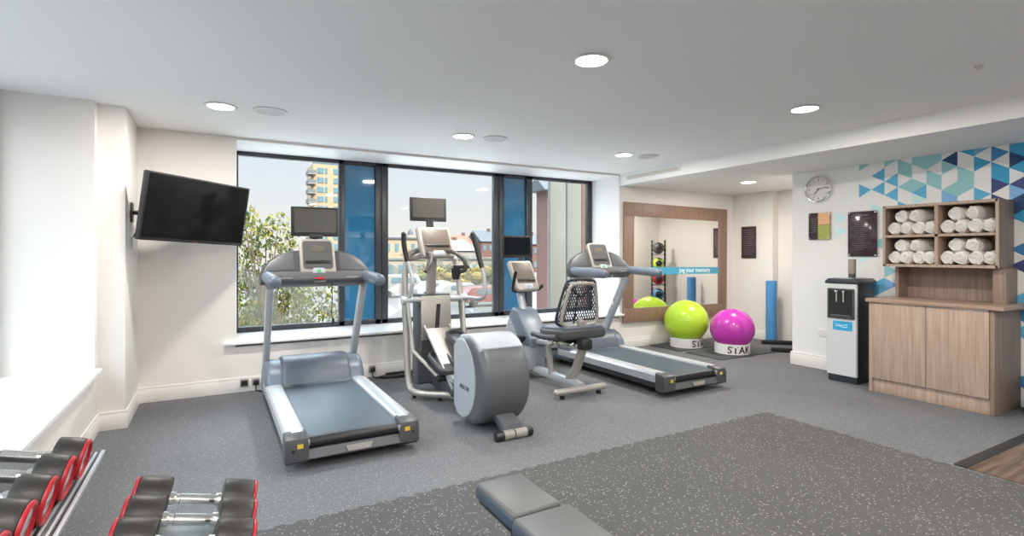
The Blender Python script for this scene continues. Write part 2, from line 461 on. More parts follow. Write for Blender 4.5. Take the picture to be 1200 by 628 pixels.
# right wall with the printed triangle pattern (part of the wallpaper)
b = B()
b.box((XR + 0.06, (-3 + 3.85) / 2, 1.2), (0.12, 6.85, 2.4))
E_, CW, Y0c = 0.143, 0.1235, 3.094
order = list(PCOL)
px_c = lambda x, y: (x / 5.714 + 990, y / 5.714 + 160)
def wall_pt(px, py):
    a = R(29.5035); u = (px - 600) / 615; v = (298 - py) / 615
    dx = math.cos(a) * u + math.sin(a); dy = -math.sin(a) * u + math.cos(a); t = (XR - 0.002) / dx
    return dy * t, 1.32 + v * t
seen = [(115,200,'T'),(290,172,'T'),(240,262,'B'),(125,365,'B'),(240,352,'B'),(325,295,'B'),(325,388,'B'),(370,452,'B'),
 (380,205,'T'),(416,235,'T'),(476,150,'T'),(510,172,'T'),(505,125,'T'),(575,172,'T'),(608,128,'T'),(570,275,'T'),(610,300,'T'),
 (400,330,'T'),(475,330,'T'),(430,310,'T'),(512,375,'B'),(475,400,'L'),
 (715,152,'N'),(672,212,'T'),(783,255,'T'),(824,290,'T'),(785,345,'T'),(714,348,'T'),(672,400,'P'),(735,412,'P'),
 (810,103,'C'),(770,95,'C'),(905,92,'P'),(888,187,'C'),(893,385,'B'),(1008,122,'S'),(1008,230,'C'),(1055,264,'C'),(1005,330,'V'),(1000,398,'V'),
 (1125,70,'C'),(1128,158,'N'),(1172,195,'C'),(1165,312,'V'),(1125,368,'P'),(1180,470,'N'),(1180,530,'C')]
pts = [(*wall_pt(*px_c(x, y)), k) for x, y, k in seen]
low = [(192,45,'L'),(188,100,'L'),(142,172,'L'),(105,415,'L'),(62,498,'L'),(114,555,'L'),(333,335,'B'),(335,150,'T'),(268,208,'L'),(365,265,'T'),(365,298,'P'),(315,10,'L'),(58,175,'F'),(30,232,'F'),(62,290,'F'),(345,330,'B'),(20,380,'F')]
pts += [(*wall_pt(930 + x / 3.305, 240 + y / 3.305), k) for x, y, k in low]
rnd = random.Random(11)
def put(tri, key):
    b.face([(XR - 0.0015, y, z) for y, z in tri], 1 + order.index(key))
for i in range(-2, 44):
    yl, yr = Y0c - CW * i, Y0c - CW * (i + 1)
    par = (i % 2 == 0)
    zl0 = 2.078 if par else 2.1495
    zr0 = 2.1495 if par else 2.078
    for k in range(-15, 3):
        for tri in (((yl, zl0 + E_*k), (yl, zl0 + E_*(k+1)), (yr, zl0 + E_*(k+0.5))), ((yr, zr0 + E_*k), (yr, zr0 + E_*(k+1)), (yl, zr0 + E_*(k+0.5)))):
            if min(z for _, z in tri) < 0.02 or max(z for _, z in tri) > 2.4: continue
            key = None
            for (py, pz, kk) in pts:
                s = 0; q = [(tri[j], tri[(j+1) % 3]) for j in range(3)]
                cr = [(b2[0]-a2[0])*(pz-a2[1])-(b2[1]-a2[1])*(py-a2[0]) for a2, b2 in q]
                if all(c >= 0 for c in cr) or all(c <= 0 for c in cr): key = kk
            cy = sum(y for y, _ in tri) / 3
            if key is None and cy < 1.80 and rnd.random() < 0.72: key = rnd.choice('NCSPVBCTSB')
            if key: put(tri, key)
struct(b.ob('wall_right', ['white'] + ['pat_' + k for k in order]))
b = B()
b.box((XR + 0.12 + 0.7, 3.79, 1.2), (1.4, 0.12, 2.4))                            # alcove side
b.box((7.56, 5.36, 1.2), (0.40, 0.76, 2.4)).box((7.70, 4.4, 1.2), (0.40, 1.3, 2.4))
struct(b.ob('wall_alcove', 'wall'))

# skirting boards
def skirt(name, segs, h=0.14):
    b = B()
    for (x0, y0), (x1, y1) in segs:
        d = Vector((x1-x0, y1-y0, 0)); L = d.length; ang = math.atan2(d.y, d.x); c = ((x0+x1)/2, (y0+y1)/2)
        b.box((c[0], c[1], h/2 - 0.012), (L, 0.018, h - 0.024), 0.002, (0, 0, ang))
        b.box((c[0], c[1], h - 0.014), (L, 0.012, 0.026), 0.004, (0, 0, ang))
    return struct(b.ob(name, 'skirt'))
skirt('baseboard_back', [((-0.59, 5.667), (7.35, 5.667))])
skirt('baseboard_left', [((-0.757, -3), (-0.757, 4.93)), ((-0.765, 4.922), (-0.578, 4.922)), ((-0.587, 4.914), (-0.587, 5.67))])
skirt('baseboard_right', [((6.062, 3.86), (6.062, 2.74)), ((6.062, 1.66), (6.062, -3)), ((6.053, 3.858), (7.5, 3.858)), ((7.352, 5.66), (7.352, 4.98))], 0.155)

# ------------------------------------------------------------------ windows
YF = 6.28
win = bpy.data.objects.new('window_1', None); COL.objects.link(win); struct(win)
b = B()
def vbar(x0, x1, d=0.07, y=YF): b.box(((x0+x1)/2, y + d/2, (0.484+2.42)/2), (x1-x0, d, 2.42-0.484), 0.004)
for x0, x1 in ((0.174, 0.215), (1.25, 1.315), (1.673, 1.745), (1.752, 1.829), (3.276, 3.35), (3.357, 3.433), (3.786, 3.884), (4.86, 4.946)): vbar(x0, x1)
b.box((2.56, YF + 0.034, 0.513), (4.77, 0.068, 0.058), 0.004).box((2.56, YF + 0.034, 2.396), (4.77, 0.068, 0.046), 0.004)
struct(b.ob('window_frame', 'frame', win))
panes = [(0.215, 1.25), (1.829, 3.276), (3.884, 4.86)]
for x0, x1 in panes:
    struct(B().box(((x0+x1)/2, YF + 0.045, 1.46), (x1-x0, 0.008, 1.87)).ob('window_pane', 'glass', win))
for x0, x1 in ((1.315, 1.673), (3.433, 3.786)):
    struct(B().box(((x0+x1)/2, YF + 0.042, 1.46), (x1-x0, 0.012, 1.87)).ob('blue_pane', 'blue_pane', win))
# frosted triangle film stuck on the lower half of the clear panes
b = B(); e2 = 0.17; cw2 = e2 * 0.866; rf = random.Random(5)
for x0, x1 in panes[:2]:
    n = int((x1-x0) / cw2) + 1
    cw = (x1-x0) / n
    for i in range(n):
        xl, xr_ = x0 + cw*i, x0 + cw*(i+1)
        for k in range(-1, 8):
            o1, o2 = (0, 0.5) if i % 2 == 0 else (0.5, 0)
            for tri in (((xl, k+o1), (xl, k+o1+1), (xr_, k+o1+0.5)), ((xr_, k+o2), (xr_, k+o2+1), (xl, k+o2+0.5))):
                t3 = [(x, min(max(0.545 + z*e2, 0.545), 1.5)) for x, z in tri]
                zc = sum(z for _, z in t3)/3
                if max(z for _, z in t3) - min(z for _, z in t3) < 0.03: continue
                p = min(0.88, max(0, (1.36 - zc) / 0.42))
                if rf.random() < p: b.face([(x, YF + 0.0385, z) for x, z in t3])
struct(b.ob('window_film', 'film', win))

win2 = bpy.data.objects.new('window_2', None); COL.objects.link(win2); struct(win2)
b = B()
for y in (4.80, 3.2, 1.6, 0.0, -0.76):
    b.box((-1.32, y, 1.46), (0.07, 0.075, 1.95), 0.004)
b.box((-1.32, 2.02, 0.515), (0.068, 5.6, 0.06), 0.004).box((-1.32, 2.02, 2.41), (0.068, 5.6, 0.07), 0.004)
struct(b.ob('window_frame', 'frame', win2))
for y0, y1 in ((3.24, 4.765), (1.64, 3.16), (0.04, 1.56), (-0.72, -0.04)):
    struct(B().box((-1.33, (y0+y1)/2, 1.46), (0.008, y1-y0, 1.84)).ob('window_pane', 'glass', win2))

# ------------------------------------------------------------------ ceiling fittings
def downlight(x, y, z, label):
    t = thing('ceiling_downlight', label, 'downlight', (x, y, z), 0, 'ceiling downlights')
    B().lathe([(0.085, 0), (0.105, -0.001), (0.112, -0.006), (0.108, -0.010), (0.092, -0.010), (0.088, -0.004)], None, 36).ob('trim_ring', 'white', t)
    B().lathe([(0.088, -0.0035), (0.088, -0.0085), (0, -0.0085)], None, 36).ob('diffuser', 'lamp', t)
    l = bpy.data.lights.new('downlight_lamp', 'AREA'); l.shape = 'DISK'; l.size = 0.17; l.energy = LAMP_POWER; l.color = LAMP_COLOR
    lo = bpy.data.objects.new('downlight_lamp', l); COL.objects.link(lo); lo.parent = t; lo.location = (0, 0, -0.012)
    return t
for x, y, z, lab in ((1.894, 2.415, CZ, 'largest round ceiling downlight, nearest above the free floor mat'),
                     (3.957, 2.41, CZ, 'round ceiling downlight close to the bulkhead, above the open floor'),
                     (0.039, 4.546, CZ, 'round ceiling downlight above the wall television'),
                     (2.05, 4.559, CZ, 'round ceiling downlight above the elliptical trainer'),
                     (4.009, 4.526, CZ, 'round ceiling downlight beside the beam vent, far end of the main ceiling'),
                     (6.175, 4.528, SZ, 'round downlight in the low bulkhead above the exercise balls')):
    downlight(x, y, z, lab)
for x, y in ((-0.1, 0.3), (1.9, 0.3), (4.0, 0.3), (1.9, -1.8), (4.0, -1.8), (0.0, -1.8)):  # extra lamps out of view, added to fill the room with light
    downlight(x, y, CZ, 'added unseen fill downlight behind the viewer')
for x, y, lab in ((0.379, 4.518, 'round white ceiling speaker beside the downlight above the television'),
                  (2.361, 4.509, 'round white ceiling speaker beside the downlight above the elliptical'),
                  (4.317, 4.47, 'round white ceiling speaker nearest the beam vent')):
    t = thing('ceiling_speaker', lab, 'speaker', (x, y, CZ), 0, 'round ceiling speakers')
    B().lathe([(0.105, 0), (0.122, -0.002), (0.126, -0.008), (0.120, -0.012), (0.106, -0.012), (0.104, -0.004)], None, 36).ob('rim', 'white', t)
    B().lathe([(0.105, -0.003), (0.105, -0.009), (0.05, -0.0105), (0, -0.011)], None, 36).ob('grille', 'grille', t)
t = thing('smoke_detector', 'small white sensor on the ceiling near the bulkhead', 'detector', (3.965, 1.353, CZ))
B().lathe([(0.022, 0), (0.022, -0.006), (0.012, -0.012), (0.010, -0.020), (0, -0.022)], None, 20).ob('body', 'grille', t)
B().ball((0.0, -0.008, -0.014), 0.004, 8).ob('indicator_light', 'green', t)
t = thing('air_vent', 'long cream slotted air vent in the face of the ceiling beam', 'vent', (XB, 5.05, 2.37))
B().box((-0.004, 0, 0), (0.008, 0.98, 0.062), 0.002).ob('vent_frame', 'white', t)
b = B()
for k in range(5): b.box((-0.008, 0, -0.018 + k*0.009), (0.006, 0.93, 0.0055), 0.001, (0, 0.4, 0))
b.ob('slats', 'vent', t)

# ------------------------------------------------------------------ wall television
c = Vector((-0.113, 5.135, 1.678))
t = thing('wall_television', 'large black flat television tilted on a bracket by the window', 'television', c)
yaw, pit, rol = 0.67, 0.146, -0.039
r_ = Vector((math.cos(yaw), math.sin(yaw), 0)); n_ = Vector((math.sin(yaw), -math.cos(yaw), 0)); u_ = Vector((0, 0, 1))
u2 = u_*math.cos(pit) + n_*math.sin(pit); r3 = r_*math.cos(rol) + u2*math.sin(rol); u3 = u2*math.cos(rol) - r_*math.sin(rol)
F4 = facing((0, 0, 0), r3, u3)
B().prism(rrect(0.93, 0.535, 0.01, 3), 0.05, F4 @ Matrix.Translation((0, 0, -0.05)), 0.006).ob('casing', 'black', t)
B().prism(rrect(0.895, 0.495, 0.003, 2), 0.002, F4 @ Matrix.Translation((0, 0.006, 0.0))).ob('screen', 'screen', t)
B().box((0, 0, 0), (0.03, 0.006, 0.003)).ob('maker_mark', 'red', t).matrix_local = F4 @ Matrix.Translation((0, -0.258, 0.002))
B().prism(rrect(0.36, 0.30, 0.02, 3), 0.03, F4 @ Matrix.Translation((0, 0, -0.08)), 0.006).ob('back_box', 'black', t)
wc = Vector((-0.595, 5.24, 1.66)) - c
b = B().box(wc + Vector((0.008, 0, 0)), (0.014, 0.11, 0.16), 0.003)
e = F4 @ Vector((-0.05, 0, -0.08))
b.tube([wc + Vector((0.012, 0, 0)), wc + Vector((0.16, 0.10, 0)), wc + Vector((0.32, 0.08, 0)), e], 0.018, 10)
b.box(F4 @ Vector((-0.17, 0, -0.095)), (0.03, 0.03, 0.42), 0.003).box(F4 @ Vector((0.17, 0, -0.095)), (0.03, 0.03, 0.42), 0.003)
b.beam([F4 @ Vector((-0.22, 0, -0.10)), F4 @ Vector((0.22, 0, -0.10))], 0.03, 0.05, up=(0, 0, 1))
b.ob('wall_bracket', 'black', t)
b = B().tube([wc + Vector((0.012, 0.03, -0.2)), wc + Vector((0.06, 0.0, -0.12)), wc + Vector((0.14, 0.02, -0.08)), F4 @ Vector((-0.2, -0.05, -0.08))], 0.005, 8, 5)
b.ob('cable', 'black', t)
tag(B().box((-0.589, 5.28, 1.42), (0.012, 0.09, 0.09), 0.003).ob('wall_socket', 'socket'), 'small white socket plate on the column below the television bracket', 'socket')

# ------------------------------------------------------------------ treadmills
def monitor(parent, M4, w, h, scr='screen2'):
    """small screen on a stalk; M4 faces the user, origin in the middle of the panel"""
    tv = B().prism(rrect(w, h, 0.008, 3), 0.03, M4 @ Matrix.Translation((0, 0, -0.03)), 0.004).ob('monitor', 'black', parent)
    B().prism(rrect(w - 0.05, h - 0.055, 0.002, 2), 0.0015, M4 @ Matrix.Translation((0, 0.008, 0))).ob('screen', scr, tv)
    B().prism(rrect(w*0.28, h*0.62, 0.01, 2), 0.025, M4 @ Matrix.Translation((0, -h*0.12, -0.055)), 0.004).ob('back_plate', 'black', tv)
    B().box((0, 0, 0), (w*0.3, 0.004, 0.002)).ob('trim_line', 'mgrey', tv).matrix_local = M4 @ Matrix.Translation((w*0.06, -h/2 + 0.012, 0.001))
    return tv

def treadmill(loc, label, with_tv):
    t = thing('treadmill', label, 'treadmill', loc, 0, 'treadmills facing the window')
    for s in (-1, 1):
        sec = [(-0.065, 0.055), (0.065, 0.055), (0.065, 0.12), (0.052, 0.138), (0.02, 0.145), (-0.045, 0.145), (-0.060, 0.138), (-0.065, 0.12)]
        M4 = Matrix(((1 * s, 0, 0, s*0.352), (0, 0, 1, 0.10), (0, 1, 0, 0.07), (0, 0, 0, 1)))
        B().prism(sec, 1.62, M4, 0.0).ob('side_rail', 'silver', t)
        cp = B()
        pr = [(-0.0, 0.065), (0.025, 0.045), (0.13, 0.045), (0.13, 0.215), (0.05, 0.213), (0.012, 0.195), (0.0, 0.16)]
        cp.yz(pr, s*0.352 - 0.069, s*0.352 + 0.069, 0.012)
        ec = cp.ob('end_cap', 'dgrey', t)
        B().box((s*0.335, -0.0015, 0.155), (0.034, 0.004, 0.026)).ob('warning_sticker', 'yellow', ec)
        B().cyl((s*0.375, 0.004, 0.13), (s*0.375, -0.003, 0.13), 0.009, 12).ob('adjuster_bolt', 'black', ec)
        B().cyl((s*0.30, 0.30, 0.0), (s*0.30, 0.30, 0.06), 0.022, 14).cyl((s*0.30, 0.30, 0), (s*0.30, 0.30, 0.012), 0.034, 14).ob('foot', 'black', t)
        B().cyl((s*0.30, 1.80, 0.0), (s*0.30, 1.80, 0.06), 0.022, 14).cyl((s*0.30, 1.80, 0), (s*0.30, 1.80, 0.012), 0.034, 14).ob('foot', 'black', t)
    B().box((0, 1.02, 0.09), (0.74, 1.86, 0.07), 0.01).ob('deck_base', 'dgrey', t)
    bt = B().yz([(0.045, 0.135), (0.03, 0.16), (0.045, 0.185), (0.09, 0.192), (1.66, 0.196), (1.66, 0.13)], -0.283, 0.283, 0).ob('running_belt', 'belt', t)
    B().cyl((-0.284, 0.055, 0.155), (0.284, 0.055, 0.155), 0.034, 18).ob('rear_roller', 'black', t)
    for s in (-1, 1): B().box((s*0.285, 0.022, 0.165), (0.014, 0.03, 0.035), 0.004).ob('roller_bracket', 'bezel', t)
    bp = B().yz([(0.0, 0.07), (0.03, 0.05), (0.12, 0.05), (0.12, 0.12), (0.02, 0.122)], -0.29, 0.29, 0.006).ob('rear_bumper', 'mgrey', t)
    B().prism([(-0.085, 0.018), (0.085, 0.018), (0.07, -0.018), (-0.07, -0.018)][::-1], 0.004, facing((0.02, 0.0, 0.096), (1, 0, 0), (0, 0.28, 1))).ob('badge', 'badge', bp)
    # motor hood
    prof = [(1.43, 0.145), (1.47, 0.27), (1.54, 0.345), (1.64, 0.385), (1.80, 0.37), (1.95, 0.29), (2.02, 0.15), (2.02, 0.06), (1.5, 0.06)]
    hd = B().yz(prof, -0.415, 0.415, 0.05, 0, 4).ob('motor_hood', 'bluegrey', t)
    prof2 = [(1.415, 0.20), (1.445, 0.30), (1.52, 0.378), (1.62, 0.415), (1.78, 0.40), (1.9, 0.33), (1.9, 0.2)]
    B().yz(prof2, -0.285, 0.285, 0.03, 0, 4).ob('hood_cover', 'hood', hd)
    B().yz([(1.40, 0.15), (1.40, 0.195), (1.45, 0.235), (1.5, 0.235), (1.5, 0.15)], -0.283, 0.283, 0.006).ob('hood_lip', 'belt', hd)
    for s in (-1, 1):
        B().beam([(s*0.385, 1.98, 0.08), (s*0.385, 1.42, 1.05)], 0.055, 0.095, bev=0.016).ob('upright', 'silver', t)
        h = B().tube([(s*0.405, 1.46, 1.13), (s*0.405, 1.25, 1.125), (s*0.40, 1.0, 1.115), (s*0.395, 0.90, 1.11)], 0.046, 16, 3, 1.05).ball((s*0.395, 0.90, 1.11), 0.047, 16).ob('handrail', 'bluegrey', t)
    # console
    tilt = R(24)
    M4 = facing((0, 1.40, 1.085), (1, 0, 0), (0, math.sin(tilt), math.cos(tilt)))
    arch = [(-0.455, 0.0), (0.455, 0.0), (0.462, 0.06), (0.44, 0.13), (0.39, 0.20), (0.32, 0.255), (0.22, 0.295), (0.10, 0.31), (-0.10, 0.31), (-0.22, 0.295), (-0.32, 0.255), (-0.39, 0.20), (-0.44, 0.13), (-0.462, 0.06)]
    cs = B().prism(arch, 0.10, M4 @ Matrix.Translation((0, 0, -0.09)), 0.03, 0, 3).ob('console', 'dgrey', t)
    B().prism(rrect(0.86, 0.10, 0.045, 4), 0.16, M4 @ Matrix.Translation((0, 0.03, -0.10)), 0.03, 0, 3).ob('dash_tray', 'mgrey', cs)
    for s in (-1, 1):
        pk = [(0.19, 0.11), (0.40, 0.095), (0.385, 0.165), (0.31, 0.235), (0.24, 0.262), (0.19, 0.268)]
        pk = [(x*s, y) for x, y in pk]
        if s < 0: pk = pk[::-1]
        B().prism(pk, 0.006, M4 @ Matrix.Translation((0, 0, 0.008)), 0.003).ob('speaker_panel', 'mgrey', cs)
        B().prism(rrect(0.10, 0.007, 0.003, 2), 0.003, M4 @ Matrix.Translation((s*0.27, 0.012, 0.058))).ob('trim_strip', 'badge', cs)
    bz = B().prism(rrect(0.295, 0.385, 0.055, 5), 0.05, M4 @ Matrix.Translation((0, 0.195, -0.004)), 0.012, 0, 3).ob('display_bezel', 'bezel', cs)
    B().prism(rrect(0.245, 0.265, 0.025, 4), 0.003, M4 @ Matrix.Translation((0, 0.232, 0.046))).ob('display', 'lcd', bz)
    B().prism(rrect(0.11, 0.06, 0.004, 2), 0.002, M4 @ Matrix.Translation((0, 0.29, 0.0492))).ob('readout', 'tan', bz)
    B().prism(rrect(0.21, 0.022, 0.008, 3), 0.012, M4 @ Matrix.Translation((0, 0.165, 0.046)), 0.003).ob('reading_ledge', 'black', bz)
    kp = B().prism(rrect(0.105, 0.062, 0.022, 4), 0.012, M4 @ Matrix.Translation((0, 0.075, 0.046)), 0.004).ob('control_pad', 'pale', bz)
    B().cyl(M4 @ Vector((0, 0.075, 0.057)), M4 @ Vector((0, 0.075, 0.063)), 0.014, 14).ob('start_button', 'green', kp)
    B().prism(rrect(0.10, 0.05, 0.012, 3), 0.03, M4 @ Matrix.Translation((0, -0.015, 0.04)), 0.006).ob('stop_housing', 'dgrey', cs)
    B().prism(rrect(0.075, 0.02, 0.006, 3), 0.014, M4 @ Matrix.Translation((0, 0.0, 0.064)), 0.004).ob('stop_button', 'red', cs)
    B().tube([M4 @ Vector((0.10, -0.03, 0.05)), (0.105, 1.36, 0.92), (0.10, 1.36, 0.80), (0.115, 1.36, 0.76)], 0.0035, 6, 5).box((0.112, 1.36, 0.74), (0.022, 0.014, 0.045), 0.004).ob('safety_cord', 'black' if with_tv else 'ring', cs)
    if with_tv:
        monitor(t, facing((-0.005, 1.55, 1.612), (1, 0, 0), (0, 0.05, 1)), 0.40, 0.262)
        B().beam([(0, 1.57, 1.36), (0, 1.585, 1.56)], 0.06, 0.025, bev=0.004).box((0, 1.545, 1.475), (0.11, 0.03, 0.03), 0.004).ob('monitor_stalk', 'black', t)
    return t
treadmill((0.785, 3.40, 0), 'grey treadmill with a monitor on top, in front of the left window pane', True)
treadmill((3.985, 3.47, 0), 'grey treadmill without a monitor, beside the wood framed mirror', False)

# ------------------------------------------------------------------ elliptical trainer
def elliptical(loc):
    t = thing('elliptical_trainer', 'silver and grey elliptical trainer with a big rear drive drum, facing the middle window', 'elliptical', loc)
    D = -0.07
    b = B().cyl((-0.15, D, 0.033), (0.15, D, 0.033), 0.033, 20, 0, 0.006).ob('rear_roller', 'black', t)
    B().cyl((-0.085, D, 0.033), (-0.005, D, 0.033), 0.0338, 20).cyl((0.005, D, 0.033), (0.10, D, 0.033), 0.0338, 20).ob('roller_sleeve', 'badge', b)
    B().yz([(D, 0.02), (D + 0.03, 0.03), (D + 0.18, 0.10), (D + 0.18, 0.16), (D + 0.02, 0.10)], -0.075, 0.075, 0.006).ob('rear_neck', 'mgrey', t)
    # drive drum: flat front, round back
    ZC, RZ, YC = 0.365, 0.338, 0.31
    prof = [(YC - 0.315 * math.cos(R(-84 + 172 * k / 24)), ZC + RZ * math.sin(R(-84 + 172 * k / 24))) for k in range(25)]
    prof += [(0.46, ZC + RZ - 0.02), (0.535, ZC + RZ - 0.08), (0.535, 0.12), (0.46, 0.045)]
    dr = B().yz(prof[::-1], -0.20, 0.20, 0.06, 0, 5).ob('drive_housing', 'mgrey', t)
    sp = [(0.40 - 0.255 * math.cos(R(-85 + 172 * k / 24)), ZC + 0.305 * math.sin(R(-85 + 172 * k / 24))) for k in range(25)]
    sp += [(0.47, ZC + RZ - 0.045), (0.540, ZC + RZ - 0.10), (0.540, 0.13), (0.47, 0.07)]
    for s in (-1, 1):
        B().yz(sp[::-1], s*0.190 - 0.016, s*0.190 + 0.016, 0.012, 0, 3).ob('side_panel', 'pale', dr)
    tp = [(YC - 0.321 * math.cos(R(50 + 38 * k / 9)), ZC + (RZ + 0.006) * math.sin(R(50 + 38 * k / 9))) for k in range(10)]
    tp += [(0.46, ZC + RZ - 0.013), (0.541, ZC + RZ - 0.075)]
    tq = [(y + 0.004, z - 0.06) for y, z in tp][::-1]
    B().yz(tp + tq, -0.185, 0.185, 0.02, 0, 3).ob('top_cover', 'pale', dr)
    text_obj('maker_lettering', 'PRECOR', 0.045, facing((-0.2068, 0.33, 0.30), (0, -1, 0), (0, 0, 1)), 'dgrey', dr, 0.001, 0.0008)
    # floor frame and uprights
    b = B().tube([(0, 0.70, 0.07), (-0.02, 0.98, 0.062), (-0.14, 1.13, 0.055), (-0.25, 1.24, 0.055), (-0.292, 1.34, 0.075), (-0.298, 1.40, 0.20), (-0.296, 1.46, 0.55), (-0.285, 1.54, 1.0), (-0.245, 1.58, 1.28), (-0.13, 1.60, 1.36)], 0.03, 14, 5)
    b.ob('frame_tube', 'silver2', t)
    b = B().tube([(0, 0.70, 0.07), (0.02, 0.98, 0.062), (0.14, 1.13, 0.055), (0.25, 1.24, 0.055), (0.292, 1.34, 0.075), (0.298, 1.40, 0.20), (0.296, 1.46, 0.55), (0.285, 1.54, 1.0), (0.245, 1.58, 1.28), (0.13, 1.60, 1.36)], 0.03, 14, 5)
    b.ob('frame_tube', 'silver2', t)
    for p in ((-0.27, 1.30), (0.27, 1.30), (-0.10, 1.10), (0.10, 1.10)):
        B().cyl((p[0], p[1], 0), (p[0], p[1], 0.035), 0.02, 12).ob('foot', 'black', t)
    B().beam([(0, 0.52, 0.09), (0, 1.50, 0.09)], 0.10, 0.06, bev=0.012).ob('centre_beam', 'dgrey', t)
    # front tower
    tw = B().prism([(-0.19, 0.07), (0.19, 0.07), (0.175, 0.50), (0.165, 0.93), (-0.165, 0.93), (-0.175, 0.50)], 0.20, facing((0, 1.62, 0.0), (1, 0, 0), (0, 0.06, 1)) @ Matrix.Translation((0, 0, 0.0)), 0.03, 0, 3).ob('tower', 'mgrey', t)
    B().prism([(-0.155, 0.50), (0.155, 0.50), (0.15, 0.92), (-0.15, 0.92)], 0.012, facing((0, 1.412, 0.0), (1, 0, 0), (0, 0.06, 1)), 0.004).ob('tower_cover', 'silver2', tw)
    B().prism([(-0.025, 0.52), (0.015, 0.52), (0.045, 0.84), (0.005, 0.84)], 0.006, facing((0, 1.40, 0.0), (1, 0, 0), (0, 0.06, 1))).ob('slot', 'black', tw)
    # ramp with two rails
    rp_ = B().beam([(0.0, 0.76, 0.17), (0.0, 1.42, 0.60)], 0.24, 0.03, bev=0.008).ob('ramp', 'silver2', t)
    for x in (-0.128, 0.128):
        B().beam([(x, 0.74, 0.185), (x, 1.43, 0.635)], 0.014, 0.03, bev=0.004).ob('ramp_rail', 'silver', rp_)
    # pedals and their links
    for s, y0, z0 in ((-1, 1.02, 0.33), (1, 1.12, 0.50)):
        pd = thing_part('pedal', t)
        x = s * 0.105
        Mp = Matrix.Translation((x, y0, z0)) @ Euler((R(16), 0, 0)).to_matrix().to_4x4()
        B().prism(rrect(0.155, 0.37, 0.06, 5), 0.022, Mp @ Matrix.Translation((0, 0, 0)), 0.006).ob('foot_plate', 'mgrey', pd)
        rim = [Mp @ Vector((px, py, 0.035)) for px, py in rrect(0.16, 0.375, 0.062, 5)]
        B().tube(rim, 0.014, 8, 0, 1.8, 0, True).ob('rim', 'dgrey', pd)
        B().beam([(x, y0 - 0.1, z0 - 0.06), (x, 0.72, 0.26 if s < 0 else 0.45)], 0.05, 0.05, bev=0.01).ob('pedal_arm', 'silver', pd)
        B().tube([(x + s*0.05, y0 - 0.08, z0 - 0.1), (s*0.26, 1.36, 0.42), (s*0.285, 1.45, 0.86)], 0.018, 10).ob('link_rod', 'silver2', pd)
        B().cyl((x - s*0.02, y0 - 0.12, z0 - 0.08), (x + s*0.10, y0 - 0.12, z0 - 0.08), 0.03, 12).ob('joint', 'black', pd)
    B().tube([(-0.30, 1.48, 0.885), (0.30, 1.48, 0.885)], 0.028, 12).cyl((-0.335, 1.48, 0.885), (-0.26, 1.48, 0.885), 0.042, 16).cyl((0.26, 1.48, 0.885), (0.335, 1.48, 0.885), 0.042, 16).ob('pivot_bar', 'silver', t)
    # moving arms: left one swung forward, right one back
    la = B().tube([(-0.285, 1.50, 0.50), (-0.285, 1.48, 0.80), (-0.25, 1.44, 1.0), (-0.245, 1.45, 1.12), (-0.285, 1.50, 1.30)], 0.019, 12, 4).ob('swing_arm', 'silver', t)
    B().tube([(-0.275, 1.49, 1.25), (-0.30, 1.51, 1.40), (-0.305, 1.51, 1.51)], 0.024, 12, 4).ball((-0.305, 1.51, 1.51), 0.025, 12).ob('grip', 'black', la)
    ra = B().tube([(0.30, 1.46, 0.89), (0.305, 1.30, 0.895), (0.315, 1.13, 0.90), (0.325, 1.06, 0.93), (0.33, 1.05, 1.0), (0.32, 1.07, 1.15), (0.30, 1.10, 1.25)], 0.019, 12, 4).ob('swing_arm', 'silver', t)
    B().tube([(0.315, 1.085, 1.19), (0.28, 1.13, 1.38), (0.255, 1.16, 1.51)], 0.024, 12, 4).ball((0.255, 1.16, 1.51), 0.025, 12).ob('grip', 'black', ra)
    # console with fixed handles
    tilt = R(22)
    M4 = facing((0.0, 1.45, 1.44), (1, 0, 0), (0, math.sin(tilt), math.cos(tilt)))
    cs = B().prism([(-0.135, -0.16), (0.165, -0.16), (0.18, -0.13), (0.165, 0.14), (0.145, 0.165), (-0.16, 0.165), (-0.18, 0.14), (-0.165, -0.12)], 0.06, M4 @ Matrix.Translation((0, 0, -0.06)), 0.02, 0, 3).ob('console', 'bezel', t)
    B().prism([(-0.125, -0.10), (0.145, -0.10), (0.135, 0.135), (-0.14, 0.135)], 0.003, M4 @ Matrix.Translation((0, 0, 0.0)), 0.001).ob('display', 'tan', cs)
    B().prism(rrect(0.24, 0.016, 0.006, 3), 0.014, M4 @ Matrix.Translation((0.012, -0.04, 0)), 0.003).ob('reading_ledge', 'black', cs)
    B().prism(rrect(0.12, 0.05, 0.02, 3), 0.006, M4 @ Matrix.Translation((0.012, -0.115, 0)), 0.002).ob('control_pad', 'pale', cs)
    B().beam([(0, 1.60, 0.90), (0, 1.56, 1.30), (0, 1.52, 1.45)], 0.09, 0.06, bev=0.012).ob('mast', 'silver2', t)
    B().tube([(-0.13, 1.50, 1.33), (-0.10, 1.36, 1.32), (-0.13, 1.25, 1.25), (-0.2, 1.20, 1.16)], 0.02, 12, 4).ob('handle_bar', 'dgrey', t)
    B().tube([(0.10, 1.50, 1.33), (0.12, 1.36, 1.35), (0.20, 1.25, 1.27), (0.215, 1.24, 1.18), (0.17, 1.28, 1.15)], 0.02, 12, 4).ob('handle_bar', 'dgrey', t)
    B().tube([(-0.245, 1.56, 1.27), (-0.1, 1.50, 1.30), (0.1, 1.50, 1.30), (0.245, 1.56, 1.27)], 0.022, 12, 4).ob('cross_bar', 'silver2', t)
    bh = B().lathe([(0.032, 0.0), (0.04, 0.03), (0.044, 0.11), (0.036, 0.11), (0.034, 0.02)], Matrix.Translation((0.13, 1.27, 1.08)), 20).box((0.19, 1.28, 1.20), (0.15, 0.07, 0.035), 0.012).ob('bottle_holder', 'black', t)
